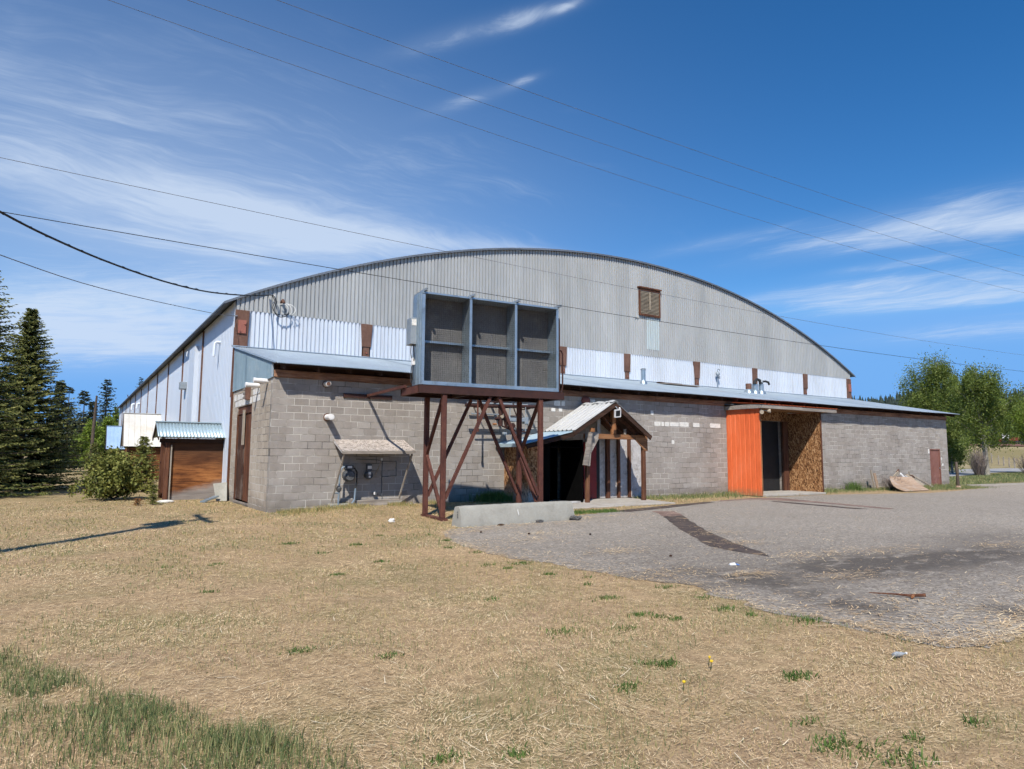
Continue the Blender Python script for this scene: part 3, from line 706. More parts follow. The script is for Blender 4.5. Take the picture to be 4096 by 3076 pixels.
# pale seepage below the vent: washed sheet
mb = MB(); us, of = trap(19.42, 20.33)
sheet(mb, us, [o+.004 for o in of], lambda u: (u, YG, 6.9), lambda u: (u, YG, 8.5), (0, -1, 0))
M['washed'] = mat_mottle('washed_sheet', (.40, .46, .46), (.52, .60, .60), scale=1.5, fine=12, rough=.5, bump=0, stretch=(6, 1, .4), stain=(.44, .44, .42), sscale=1.6)
mb.build('washed_sheet', M['washed'], arena)
# vent hoods and pipes on the long side
def goose(y, z, r, l, name='vent_hood'):
    mb = MB(); mb.tube([(-.02, y, z), (-.16, y, z), (-.22, y, z-.05), (-.24, y, z-l)], r, 8)
    mb.build(name, M['side_steel'], arena, smooth=True)
goose(8.3, 5.75, .06, .55); goose(15.9, 6.35, .03, .25); goose(51, 5.9, .12, .5); goose(45, 5.6, .1, .4)
mb = MB(); mb.box(-.32, -.02, 17.0, 17.5, 4.65, 5.0); mb.build('fan_box', M['galv_dull'], arena, bevel=.02)
mb = MB(); mb.box(-.2, -.021, 13.6, 15.3, .45, 6.3); mb.build('duct_cover', M['side_steel'], arena)
mb = MB(); mb.lathe((.9, 29.5, 0), [(.16, 7.0), (.16, 8.05), (.2, 8.06), (.2, 8.2)], 12); mb.build('roof_flue', M['galv_dull'], arena, smooth=True)

# ------------------------------------------------------------------ block annex (lean-to)
annex = thing('block_annex', 'long low grey concrete block lean-to with a pale corrugated roof', 'building', (18.5, 0, 0))
XA = 37.0; ZT = 3.67
def rz(y): return 4.02 + (y+.55)*.1986
def wall_holes(axisname, u0, u1, z0, z1, holes, pos, th, sgn):
    """outer face at pos, th = depth inwards (sgn direction), rectangular holes with reveals"""
    mb = MB()
    P = (lambda u, d, z: (u, pos+sgn*d, z)) if axisname == 'x' else (lambda u, d, z: (pos+sgn*d, u, z))
    U_ = sorted({u0, u1, *[h[0] for h in holes], *[h[1] for h in holes]}); Z_ = sorted({z0, z1, *[h[2] for h in holes], *[h[3] for h in holes]})
    for a, b in zip(U_, U_[1:]):
        for c, d in zip(Z_, Z_[1:]):
            if any(h[0] <= a and b <= h[1] and h[2] <= c and d <= h[3] for h in holes): continue
            mb.add([P(a, 0, c), P(b, 0, c), P(b, 0, d), P(a, 0, d)], [(0, 1, 2, 3)])
            mb.add([P(a, th, c), P(b, th, c), P(b, th, d), P(a, th, d)], [(3, 2, 1, 0)])
    for h in holes:
        for (p, q) in (((h[0], h[2]), (h[0], h[3])), ((h[0], h[3]), (h[1], h[3])), ((h[1], h[3]), (h[1], h[2])), ((h[1], h[2]), (h[0], h[2]))):
            mb.add([P(p[0], 0, p[1]), P(q[0], 0, q[1]), P(q[0], th, q[1]), P(p[0], th, p[1])], [(0, 1, 2, 3)])
    mb.add([P(u0, 0, z0), P(u0, th, z0), P(u0, th, z1), P(u0, 0, z1)], [(0, 1, 2, 3)])
    mb.add([P(u1, 0, z0), P(u1, th, z0), P(u1, th, z1), P(u1, 0, z1)], [(3, 2, 1, 0)])
    mb.add([P(u0, 0, z1), P(u1, 0, z1), P(u1, th, z1), P(u0, th, z1)], [(0, 1, 2, 3)])
    return mb
wall_holes('x', 0, XA, -.3, ZT, [(8.25, 9.8, .05, 2.15), (20.0, 22.05, .09, 3.14), (35.0, 36.12, .02, 2.05)], 0, .2, 1).build('front_wall', M['block_f'], annex)
wall_holes('y', .001, 5.45, -.3, ZT-.012, [(2.45, 4.62, .1, 3.08)], 0.0006, .2, 1).build('side_wall', M['block_s'], annex)
mb = MB(); mb.box(XA-.2, XA-.0005, .2005, 5.6, -.3, ZT); mb.build('end_wall', M['block_s'], annex)
mb = MB(); mb.prism([(XA-.1, 0.05, ZT), (XA-.1, 5.6, ZT), (XA-.1, 5.6, rz(5.6)-.1), (XA-.1, .05, rz(.05)-.1)], (.05, 0, 0)); mb.build('end_gable', M['wood_dark'], annex)
# timber plate, dark boards above it, rafters, corrugated roof
mb = MB()
x = 0.02
rr = random.Random(3)
while x < XA:
    L = min(rr.uniform(4.2, 6.2), XA-x); y = -.055 + rr.uniform(-.012, .012)
    mb.box(x, x+L-.006, y, .16, ZT+.003, ZT+.21+rr.uniform(-.008, .008)); x += L
mb.build('top_plate', M['beam'], annex, bevel=.012)
mb = MB(); mb.box(0.03, XA, .06, .1, ZT+.2, rz(.06)-.09); mb.build('eave_board', M['wood_dark'], annex)
mb = MB(); mb.hexa([(-.02, -.5, rz(-.5)-.075), (XA+.4, -.5, rz(-.5)-.075), (XA+.4, 5.6, rz(5.6)-.075), (-.02, 5.6, rz(5.6)-.075)], [(-.02, -.5, rz(-.5)-.045), (XA+.4, -.5, rz(-.5)-.045), (XA+.4, 5.6, rz(5.6)-.045), (-.02, 5.6, rz(5.6)-.045)])
mb.build('roof_deck', M['wood_dark'], annex)
for k in range(41):
    x = .2 + k*.92
    MB().bar((x, -.46, rz(-.46)-.135), (x, .05, rz(.05)-.135), .045, .11).build('rafter_tail', M['wood_dark'], annex)
mb = MB(); us, of = sine(-.08, XA+.5, .078, .014)
sheet(mb, us, of, lambda u: (u, -.56 + .012*math.sin(u*1.7)+.01*math.sin(u*5.1), rz(-.56)-.016 + .008*math.sin(u*.9)), lambda u: (u, 5.66, rz(5.66)-.01), (0, 0, 1))
mb.build('roof', M['lean_roof'], annex, smooth=True)
mb = MB(); mb.bar((-.1, 5.62, rz(5.62)+.02), (XA+.1, 5.62, rz(5.62)+.02), .12, .03); mb.build('ridge_flashing', M['lean_roof'], annex)
for (x, ya, yb) in ((5.3, -.5, 5.5), (12.1, -.5, 5.5), (21.7, -.5, 5.5), (30.5, -.5, 5.5)):
    MB().bar((x, ya, rz(ya)+.014), (x, yb, rz(yb)+.014), .05, .006).build('roof_seam', M['lean_roof'], annex)
# blue-grey corrugated panel closing the side, with its barge trim
mb = MB(); us, of = sine(-.02, 5.42, .078, .009)
sheet(mb, us, of, lambda u: (-.035, u, ZT-.02), lambda u: (-.035, u, rz(u)-.03), (-1, 0, 0))
mb.build('side_panel', M['teal_panel'], annex, smooth=True)
mb = MB(); mb.box(-.05, .0, -.035, -.022, ZT+.0, rz(0)-.06); mb.bar((-.075, -.5, rz(-.5)-.005), (-.075, 5.45, rz(5.45)-.005), .03, .05); mb.build('barge_trim', M['lean_roof'], annex)
# left double door of dark boards
mb = MB(); mb.box(.06, .1, 2.5, 3.52, .12, 2.82); mb.build('door_leaf', M['door_board'], annex)
mb = MB(); mb.box(.04, .085, 3.55, 4.56, .14, 1.72); mb.box(.05, .08, 3.55, 4.56, 1.725, 2.8); mb.build('door_leaf', M['door_dark'], annex)
mb = MB(); mb.box(.03, .12, 2.45, 4.62, 2.84, 3.08); mb.box(.0, .12, 2.45, 2.5, .1, 2.84); mb.box(.0, .12, 4.57, 4.62, .1, 2.84); mb.build('door_frame', M['wood_post'], annex)
mb = MB(); mb.box(-.03, .028, 3.5, 3.62, 1.85, 2.95); mb.build('door_batten', M['wood_grey_z'], annex)
mb = MB(); mb.box(-.02, .3, 2.42, 4.62, .04, .1); mb.build('door_sill', M['wood_grey'], annex)
# whitewashed blocks over the door, other patches of old paint
def patches(mb, lst, y=-.004, axis='x', r=random.Random(5)):
    for (a, b, c, d) in lst:
        n = 26; cx, cz = (a+b)/2, (c+d)/2; P = []
        for k in range(n):
            t = 2*math.pi*k/n; co, si = math.cos(t), math.sin(t)
            s = 1/max(abs(co), abs(si))*r.uniform(.93, 1.0)
            u = cx + co*s*(b-a)/2; z = cz + si*s*(d-c)/2
            P.append((u, y, z) if axis == 'x' else (y, u, z))
        mb.prism(P, (0, -.003, 0) if axis == 'x' else (-.003, 0, 0))
for q in [(2.45, 2.86, 3.1, 3.3), (2.88, 3.28, 3.1, 3.3), (3.3, 3.9, 3.1, 3.3), (3.92, 4.5, 3.1, 3.3), (4.52, 5.0, 3.1, 3.28), (1.4, 1.85, 3.12, 3.3), (1.88, 2.4, 3.11, 3.31), (3.7, 4.1, 3.32, 3.5), (4.15, 4.7, 3.32, 3.5), (4.8, 5.2, 3.3, 3.52), (1.5, 2.4, 3.33, 3.5)]:
    mb = MB(); patches(mb, [q], -.004, 'y'); mb.build('paint_patch', M['white_paint'], annex)
for q in [(14.28, 14.62, 2.73, 2.9), (14.66, 14.8, 2.73, 2.9), (14.84, 15.08, 2.73, 2.9), (15.1, 15.62, 2.74, 2.9), (15.64, 16.18, 2.74, 2.92), (16.42, 16.8, 2.74, 2.92), (17.4, 18.05, 2.74, 2.93),
    (9.5, 9.78, 3.3, 3.48), (9.82, 9.98, 3.3, 3.48), (9.38, 9.56, 3.1, 3.22), (9.7, 9.86, 3.1, 3.24), (11.05, 11.35, 3.42, 3.6), (14.1, 14.25, 3.15, 3.32), (15.2, 15.35, 2.05, 2.2), (24.45, 24.62, 2.1, 2.3), (34.82, 34.97, 1.8, 2.05), (36.2, 36.3, 1.45, 1.6), (36.25, 36.42, 1.12, 1.26)]:
    mb = MB(); patches(mb, [q]); mb.build('paint_patch', M['white_paint'], annex)
mb = MB(); mb.box(11.35, 13.62, -.005, -.001, .06, 2.2); mb.build('whitewashed_patch', M['white_wash'], annex)
# far rust-coloured door
d = MB().box(35.08, 36.04, .03, .07, .03, 1.99).build('door_leaf', M['rust_door'], annex)
MB().lathe((35.98, .02, 1.0), [(.012, -.05), (.03, -.045), (.03, -.02), (.012, 0)], 10, 'y').build('door_knob', M['galv'], d, smooth=True)
mb = MB(); mb.box(35.0, 35.08, -.01, .09, .02, 2.05); mb.box(36.04, 36.12, -.01, .09, .02, 2.05); mb.box(35.08, 36.04, -.01, .09, 1.99, 2.05); mb.build('door_frame', M['rust_door'], annex)
# inside the openings
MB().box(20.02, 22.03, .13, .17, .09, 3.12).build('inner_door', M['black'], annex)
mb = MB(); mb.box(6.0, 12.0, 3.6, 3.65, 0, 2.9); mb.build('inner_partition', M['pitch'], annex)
# two stub pipes high on the front wall, two white pipes and a bracket on the side
def wall_pipe(x, z, l, r, name, m, label):
    t = thing(name, label, 'pipe', (x, 0, z), group='stub pipes through the front wall')
    mb = MB(); mb.tube([(x, .02, z), (x, -l, z-.01)], r, 14); mb.build('pipe', m, t, smooth=True)
    mb = MB(); mb.lathe((x, -l-.002, z-.01), [(r*.8, -.006), (r*.8, 0)], 12, 'y'); mb.build('pipe_end', M['rust_post'] if m is M['pipe_white'] else M['white_plastic'], t)
    mb = MB(); mb.lathe((x, -.002, z), [(r*1.35, -.02), (r*1.35, .0)], 12, 'y'); mb.build('collar', M['rust_post'], t)
wall_pipe(1.46, 3.56, .26, .075, 'stub_pipe', M['pipe_white'], 'upper stub pipe with a rusty end close under the eave')
wall_pipe(1.53, 2.62, .40, .085, 'stub_pipe', M['white_plastic'], 'lower white stub pipe pointing out of the middle of the block wall')
for y, z, lab in ((.55, 3.60, 'white pipe sticking out of the side wall nearest the corner'), (1.6, 3.56, 'white pipe sticking out of the side wall beside the wooden bracket')):
    t = thing('side_pipe', lab, 'pipe', (0, y, z), group='white pipes on the side wall')
    MB().tube([(.02, y, z), (-.34, y, z+.005)], .068, 14).build('pipe', M['white_plastic'], t, smooth=True)
    MB().lathe((-.34, y, z+.005), [(.074, -.05), (.074, 0)], 14, 'x').build('pipe_collar', M['white_plastic'], t, smooth=True)
t = thing('wall_bracket', 'weathered wooden bracket fixed over the dark board door', 'bracket', (0, 2.9, 3.4))
mb = MB(); mb.box(-.14, -.004, 2.72, 2.86, 3.22, 3.66); mb.build('upright', M['rust_post'], t)
mb = MB(); mb.box(-.12, -.005, 2.87, 3.3, 3.27, 3.33); mb.box(-.12, -.005, 2.87, 3.3, 3.4, 3.46); mb.box(-.12, -.005, 2.87, 3.3, 3.53, 3.6); mb.build('rungs', M['wood_grey'], t)

# ------------------------------------------------------------------ steel stand and cooling unit
SA = rad(-5); SO = Vector((3.14, -4.10, 0))
SX = Matrix.Translation(SO) @ Matrix.Rotation(SA, 4, 'Z')
stand = thing('steel_stand', 'tall rusty red steel stand with crossed braces before the block wall', 'stand', SO, SA)
D = 1.18; XL = 2.74; H = 3.07
for x, y in ((0, 0), (0, D), (XL, 0), (XL, D)):
    mb = MB(SX); mb.box(x-.06, x+.06, y-.06, y+.06, .06, H-.002); mb.build('leg', M['rust'], stand, bevel=.01)
for x in (0, XL):
    mb = MB(SX); mb.box(x-.1, x+.1, -.1, D+.1, 0, .058) if x else mb.box(-.08, .08, -.16, D+.12, .0, .058); mb.build('foot_beam', M['rust'], stand)
def brace(p, q):
    mb = MB(SX); mb.bar(p, q, .075, .075, (0, 1, 0)); mb.build('brace', M['rust'], stand)
brace((.06, -.0, .52), (1.26, -.0, H-.01)); brace((XL-.06, -.0, .55), (1.50, -.0, H-.01))
brace((.06, D, .52), (1.26, D, H-.01)); brace((XL-.06, D, .55), (1.50, D, H-.01))
for x in (0, XL):
    brace((x, .06, H-.05), (x, D-.06, 1.62)); brace((x, D-.06, 1.56), (x, .06, .2))
def channel(p, q, h=.19, w=.075, inward=(0, 1, 0)):
    """C-channel: web and two flanges"""
    mb = MB(SX); p = Vector(p); q = Vector(q); i = Vector(inward)
    mb.bar(p, q, .012, h, (0, 0, 1))
    for s in (-1, 1):
        o = i*(w/2) + Vector((0, 0, s*(h/2-.006)))
        mb.bar(p+o, q+o, w-.013, .012, (0, 0, 1))
    return mb
zc = H+.1
for y, i in ((-.085, (0, 1, 0)), (D+.085, (0, -1, 0))):
    channel((-.7, y, zc), (3.43, y, zc), .19, .08, i).build('platform_beam', M['rust_dark'], stand)
for x, i in ((-.69, (1, 0, 0)), (.69, (1, 0, 0)), (2.0, (-1, 0, 0)), (3.42, (-1, 0, 0))):
    channel((x, -.01, zc), (x, D+.01, zc), .17, .08, i).build('platform_beam', M['rust_dark'] if x > 0 else M['rust'], stand)
mb = MB(SX); mb.box(-.68, 3.41, -.02, D+.02, zc+.096, zc+.106); mb.build('deck_plate', M['rust_dark'], stand)
MB().bar((2.50, -3.2, 3.30), (2.70, -.03, 3.29), .06, .07).build('tie_arm', M['rust'], stand)
MB().box(1.98, 3.47, -.045, -.004, 3.21, 3.33).build('wall_plate', M['rust_dark'], stand)
MB().bar((6.62, -3.3, 3.24), (6.9, -.03, 3.28), .06, .07).build('tie_arm', M['rust_dark'], stand)

unit = thing('cooling_unit', 'big galvanised cooling unit with three mesh-covered bays on the rusty stand', 'cooling unit', SX @ Vector((1.35, .33, 3.285)), SA)
x0, x1, yf, yb, zb, zt = -.61, 3.30, -.01, .66, 3.285, 5.585
mb = MB(SX)
mb.box(x0, x0+.02, yf+.05, yb, zb, zt); b = mb.build('side_panel', M['galv'], unit)
mb = MB(SX); mb.box(x1-.02, x1, yf+.05, yb, zb, zt); mb.build('side_panel', M['galv'], unit)
mb = MB(SX); mb.box(x0+.02, x1-.02, yb-.02, yb, zb, zt); mb.build('back_panel', M['galv_dull'], unit)
mb = MB(SX); mb.box(x0+.02, x1-.02, yf+.04, yb-.02, zt-.03, zt); mb.build('top_panel', M['galv_dull'], unit)
mb = MB(SX); mb.box(x0+.02, x1-.02, yf+.04, yb-.02, zb, zb+.02); mb.build('bottom_pan', M['galv_dull'], unit)
for k in range(3):      # coil pads behind the screens
    a = x0+.03 + k*1.297; b_ = a+1.27
    for (za, zb2) in ((zb+.03, zb+1.10), (zb+1.16, zt-.04)):
        mb = MB(SX); mb.box(a, b_, .54, .60, za, zb2); mb.build('coil_pad', M['pad'], unit)
for x in (x0+.035, .69, 1.99, x1-.035):
    mb = MB(SX); mb.box(x-.035, x+.035, yf, yf+.012, zb+.09, zt-.06)
    if x0+.1 < x < x1-.1: mb.box(x-.012, x+.012, yf+.012, .50, zb+.021, zt-.031)
    else:
        s = 1 if x < 1 else -1
        mb.box(x-.035 if s > 0 else x+.015, x-.015 if s > 0 else x+.035, yf+.0125, yf+.05, zb+.09, zt-.06)
    mb.build('mullion', M['galv'], unit)
for k in range(3):
    a = x0+.1 + k*1.30; b_ = a+1.2
    mb = MB(SX); mb.box(a, b_, .40, .412, zb+1.105, zb+1.155); mb.box(a, b_, .412, .538, zb+1.143, zb+1.155); mb.build('mid_rail', M['galv'], unit)
mb = MB(SX); mb.box(x0, x1, yf-.004, yf+.04, zb+.0, zb+.09); mb.build('bottom_rail', M['galv'], unit)
mb = MB(SX); mb.box(x0, x1, yf-.004, yf+.04, zt-.045, zt); mb.build('top_rail', M['galv'], unit)
for x in (x0+.03, .69, 1.99, x1-.03):
    channel((x, -.17, zt+.032), (x, .70, zt+.032), .055, .06, (1, 0, 0)).build('lifting_rail', M['galv_dull'], unit)
for k in range(3):
    a = x0+.1 + k*1.30; b_ = a+1.2
    mb = MB(SX); n = 24
    rr = random.Random(k)
    for i in range(1, n): 
        x = a + (b_-a)*i/n
        mb.box(x-.0014, x+.0014, yf+.003, yf+.0065, zb+.09, zt-.06)
    m2 = 42
    for i in range(1, m2):
        z = zb+.09 + (zt-zb-.15)*i/m2
        mb.box(a, b_, yf+.007, yf+.0105, z-.0014, z+.0014)
    mb.build('mesh_screen', M['mesh_wire'], unit)
# left side: folded seams, access panels, electric box, conduit
mb = MB(SX)
for y in (.10, .22, .34): mb.box(x0-.022, x0-.001, y-.02, y+.02, zb+.01, zt-.01)
mb.build('side_seams', M['galv'], unit)
mb = MB(SX); mb.box(x0-.014, x0-.001, .38, .64, zb+1.72, zt-.08); mb.box(x0-.012, x0-.001, .38, .64, zb+.08, zb+1.0); mb.build('access_panel', M['galv'], unit, bevel=.004)
mb = MB(SX); mb.box(x0-.16, x0-.001, .36, .70, zb+1.03, zb+1.70); eb = mb.build('electric_box', M['galv_dull'], unit, bevel=.008)
mb = MB(SX); mb.box(x0-.14, x0-.02, .354, .3595, zb+1.50, zb+1.66); mb.build('sticker', M['white_paint'], eb)
mb = MB(SX); mb.box(x0-.07, x0-.001, .44, .56, zb+.52, zb+.70); sb = mb.build('switch_box', M['white_plastic'], unit, bevel=.006)
def wiggle(pts, r, m, name, par, xf=SX, n=6):
    mb = MB(xf); P = [Vector(p) for p in pts]; Q = []
    for i in range(len(P)-1):
        p0 = P[max(i-1, 0)]; p1 = P[i]; p2 = P[i+1]; p3 = P[min(i+2, len(P)-1)]
        for k in range(5):
            t = k/5; Q.append(.5*((2*p1) + (p2-p0)*t + (2*p0-5*p1+4*p2-p3)*t*t + (3*p1-p0-3*p2+p3)*t**3))
    Q.append(P[-1]); mb.tube(Q, r, n); return mb.build(name, m, par, smooth=True)
wiggle([(x0-.08, .55, zb+1.03), (x0-.06, .62, zb+.85), (x0-.04, .60, zb+.68)], .012, M['rubber'], 'conduit', unit)
wiggle([(x0-.08, .44, zb+1.03), (x0-.05, .40, zb+.8), (x0-.04, .44, zb+.62)], .012, M['rubber'], 'conduit', unit)
wiggle([(x0-.04, .50, zb+.52), (x0-.06, .47, zb+.2), (x0-.05, .56, zb+.08), (x0-.05, .62, zb+.22), (x0-.04, .6, zb+.5)], .012, M['rubber'], 'conduit', unit)
# right-hand pipe loops
wiggle([(3.37, .12, 5.28), (3.40, .12, 5.2), (3.40, .12, 3.9), (3.40, .12, 3.31)], .022, M['rust_dark'], 'side_pipe', unit)
mb = MB(SX); mb.tube([(3.42, .3, 4.5), (3.58, .3, 4.46), (3.62, .3, 4.38), (3.62, .3, 3.45), (3.58, .3, 3.32), (3.4, .3, 3.31)], .022, 8); mb.build('side_pipe', M['rust_dark'], unit, smooth=True)

# ------------------------------------------------------------------ valves and pipes under the unit, on the wall
mani = thing('pipe_manifold', 'tangle of dark pipes and valves on the wall beneath the cooling unit', 'pipework', (7, -.5, 2.9))
yq = -.55
def pipe(pts, r, m, name='pipe', n=9): return MB().tube(pts, r, n).build(name, m, mani, smooth=True)
pipe([(6.02, -.75, 3.38), (6.02, -.75, 2.42)], .028, M['rust'], 'riser')
pipe([(6.02, -.75, 2.42), (6.03, -.75, 2.3)], .04, M['rust'], 'riser')
pipe([(5.9, yq, 2.86), (6.95, yq, 2.87)], .022, M['galv_dull'])
pipe([(5.7, yq, 3.12), (6.6, yq, 3.12), (7.6, yq, 3.16), (8.3, yq, 3.18), (8.3, -.02, 3.18)], .055, M['rust_dark'])
pipe([(5.9, -.3, 3.22), (8.2, -.3, 3.24)], .035, M['galv_dull'])
pipe([(6.98, yq, 3.12), (6.98, yq, 2.5)], .075, M['rust_dark'], 'valve_body', 12)
pipe([(6.80, yq, 2.74), (7.2, yq, 2.74)], .05, M['rust_dark'])
pipe([(6.98, yq-.1, 2.80), (6.98, yq+.1, 2.80)], .055, M['louvre'], 'brass_fitting')
pipe([(6.7, yq, 2.56), (6.82, yq, 2.56)], .035, M['wood_new'], 'brass_fitting')
MB().box(7.2, 7.92, yq-.09, yq+.07, 2.66, 2.78).build('float_housing', M['galv_dull'], mani, bevel=.015)
MB().box(7.86, 8.0, yq-.1, yq+.08, 2.60, 2.82).build('flange', M['galv_dull'], mani, bevel=.01)
pipe([(7.33, yq, 3.18), (7.33, yq, 2.78)], .022, M['galv_dull']); pipe([(7.33, yq, 2.84), (7.62, yq, 2.85), (7.7, yq, 3.1)], .02, M['rust_dark'])
pipe([(7.45, yq, 3.28), (7.5, yq, 3.05), (7.62, yq, 2.8)], .02, M['rust_dark'])
pipe([(7.91, yq-.05, 3.15), (7.91, yq-.05, 2.35)], .012, M['galv_dull'])
pipe([(7.15, yq, 2.72), (7.2, yq, 2.48), (7.42, yq, 2.4), (7.5, yq, 2.55)], .06, M['rust_dark'], 'elbow', 10)
pipe([(7.05, yq, 2.5), (7.55, yq, 2.36), (7.95, yq, 2.34)], .025, M['rust_dark'])
MB().lathe((7.36, yq-.14, 2.52), [(.09, -.012), (.09, .012)], 14, 'y').build('hand_wheel', M['rust_dark'], mani)
MB().box(7.0, 7.14, yq-.16, yq-.05, 2.22, 2.31).build('valve_box', M['galv_dull'], mani, bevel=.02)
for x in (6.3, 7.25, 8.1): MB().bar((x, yq, 3.1), (x, -.005, 3.1), .03, .03).build('pipe_bracket', M['rust_dark'], mani)

# ------------------------------------------------------------------ concrete barrier
BA = math.atan2(.23, 3.31); BO = Vector((2.78, -5.75, 0)); BX = Matrix.Translation(BO) @ Matrix.Rotation(BA, 4, 'Z')
bar_t = thing('concrete_barrier', 'low pale concrete barrier lying on the asphalt before the steel stand', 'barrier', BX @ Vector((1.66, .2, 0)), BA)
mb = MB(BX)
prof = [(0, 0), (.0, .07), (.085, .36), (.105, .425), (.135, .455), (.285, .455), (.315, .425), (.335, .36), (.42, .07), (.42, 0)]
rr = random.Random(12); N = 40; vs = []; fs = []; m = len(prof)
for i in range(N+1):
    x = 3.32*i/N
    for (y, z) in prof:
        j = .004
        e = .03*(1-min(1, min(i, N-i)/1.5)) if z > .3 else 0
        vs.append((x + rr.uniform(-j, j)*(0 < i < N), y + rr.uniform(-j, j), z + (rr.uniform(-j, j) if z > .05 else 0) - e*.5))
for i in range(N):
    for k in range(m):
        a = i*m+k; b = i*m+(k+1) % m; fs.append((a, b, b+m, a+m))
fs += [tuple(range(m-1, -1, -1)), tuple(range(N*m, N*m+m))]
mb.add(vs, fs); mb.build('barrier_body', M['concrete'], bar_t, smooth=True)
mb = MB(BX)
for (z, s) in ((.30, .05), (.245, .045), (.19, .05)):
    mb.box(-.009, -.005, .15, .155, z, z+s*.8); mb.box(-.009, -.005, .155, .19, z+s*.7, z+s*.8); mb.box(-.009, -.005, .155, .18, z+s*.3, z+s*.4); mb.box(-.009, -.005, .185, .19, z+s*.3, z+s*.7)
mb.build('paint_scrawl', M['black'], bar_t)
mb = MB(BX); mb.prism([(1.57, .02, .20), (1.59, .021, .19), (1.585, .056, .325), (1.57, .059, .335), (1.56, .05, .3)], (0, -.004, 0)); mb.build('paint_drip', M['white_paint'], bar_t)
def lump(mb, c, s, seed, squash=.6, n=3):
    r = random.Random(seed)
    import bmesh
    bm = bmesh.new(); bmesh.ops.create_icosphere(bm, subdivisions=2, radius=1)
    vs = []
    for v in bm.verts:
        k = r.uniform(.7, 1.12); vs.append((c[0]+v.co.x*s[0]*k, c[1]+v.co.y*s[1]*k, max(c[2]+v.co.z*s[2]*k, c[2]-s[2]*.5)))
    fs = [tuple(v.index for v in f.verts) for f in bm.faces]; bm.free(); mb.add(vs, fs); return mb
M['char'] = mat_mottle('charred_chunk', (.02, .019, .018), (.09, .085, .08), (.26, .25, .24), scale=12, fine=60, rough=.9, bump=.5)
mb = MB(); lump(mb, (6.0, -5.6, .06), (.13, .09, .08), 3); lump(mb, (6.15, -5.58, .05), (.09, .08, .06), 4); lump(mb, (6.05, -5.68, .03), (.06, .05, .04), 9)
tag(mb.build('rubble_heap', M['char']), 'black and grey broken lump at the right end of the concrete barrier', 'rubble', None)
mb = MB(); lump(mb, (4.9, -5.68, .03), (.12, .04, .05), 5)
tag(mb.build('rubble_piece', M['char']), 'small grey rubble piece against the foot of the barrier', 'rubble')
mb = MB(); lump(mb, (3.75, -5.8, .02), (.1, .04, .035), 7)
tag(mb.build('bark_scrap', M['wood_dark']), 'flat dark scrap lying under the left half of the barrier', 'scrap')

# ------------------------------------------------------------------ little awning over the gas meters
aw = thing('meter_awning', 'small sloping board awning on slanted sticks over the gas meters', 'awning', (2.8, 0, .1))
mb = MB(); mb.hexa([(1.74, -.02, 1.96), (3.88, -.02, 1.98), (3.90, -.83, 1.66), (1.72, -.83, 1.64)], [(1.74, -.02, 2.0), (3.88, -.02, 2.02), (3.90, -.83, 1.70), (1.72, -.83, 1.68)])
mb.build('board', M['osb_grey'], aw)
mb = MB(); mb.bar((1.72, -.845, 1.63), (3.90, -.845, 1.65), .03, .09); mb.build('front_rail', M['wood_grey'], aw)
mb = MB(); mb.bar((1.735, -.82, 1.64), (1.75, -.03, 1.95), .025, .07); mb.build('side_rail', M['white_wash'], aw)
for xt, xb in ((1.80, 1.70), (3.82, 3.72)):
    MB().bar((xt, -.78, 1.60), (xb, -.12, .26), .05, .04, (1, 0, 0)).build('stick', M['wood_grey_z'], aw)
MB().box(1.62, 2.15, -.3, -.02, .07, .20).build('sill_block', M['concrete'], aw, bevel=.01)
MB().box(2.35, 3.8, -.2, -.02, .10, .27).build('sill_block', M['wood_grey'], aw, bevel=.01)
gm = thing('gas_meter', 'dark round-bodied gas meter under the board awning', 'gas meter', (2.1, -.3, .95))
MB().lathe((2.12, -.26, .98), [(.02, -.16), (.13, -.15), (.17, -.08), (.17, .06), (.13, .12), (.02, .13)], 18, 'y').build('body', M['meter_grey'], gm, smooth=True)
MB().box(2.0, 2.25, -.33, -.18, 1.15, 1.27).build('index_box', M['meter_grey'], gm, bevel=.02)
MB().box(2.06, 2.19, -.336, -.331, 1.19, 1.25).build('dial', M['white_plastic'], gm)
MB().tube([(1.84, -.28, .12), (1.85, -.28, .5), (1.86, -.28, 1.08), (1.92, -.28, 1.2), (2.02, -.28, 1.24)], .026, 8).build('inlet_pipe', M['galv'], gm, smooth=True)
MB().lathe((1.845, -.28, .62), [(.03, -.1), (.07, -.04), (.075, .02), (.03, .08)], 12, 'z').build('regulator', M['meter_grey'], gm, smooth=True)
MB().tube([(1.74, -.28, .5), (1.86, -.28, .5)], .022, 8).build('side_valve', M['galv'], gm)
MB().tube([(2.28, -.27, 1.2), (2.36, -.27, 1.08), (2.36, -.27, .75), (2.32, -.27, .6)], .022, 8).build('hose', M['rubber'], gm, smooth=True)
MB().tube([(2.33, -.27, .62), (2.31, -.27, .3), (2.24, -.27, .2)], .028, 8).build('outlet_pipe', M['galv'], gm, smooth=True)
em = thing('electric_meter', 'round meter with white stickers on the wall under the awning', 'meter', (2.8, -.1, 1.0))
MB().lathe((2.78, -.09, .98), [(.03, -.1), (.10, -.095), (.115, -.05), (.115, .08)], 18, 'y').build('body', M['meter_grey'], em, smooth=True)
mb = MB(); mb.box(2.73, 2.85, -.14, -.13, 1.16, 1.25); mb.box(2.735, 2.81, -.198, -.192, 1.0, 1.08); mb.box(2.745, 2.80, -.198, -.192, .91, .97); mb.build('sticker', M['white_plastic'], em)
MB().box(2.72, 2.86, -.13, -.01, 1.10, 1.3).build('mount', M['meter_grey'], em)
wp = thing('water_pipes', 'thin grey pipes looping over the wall beside the meters', 'pipework', (3.3, -.05, .8))
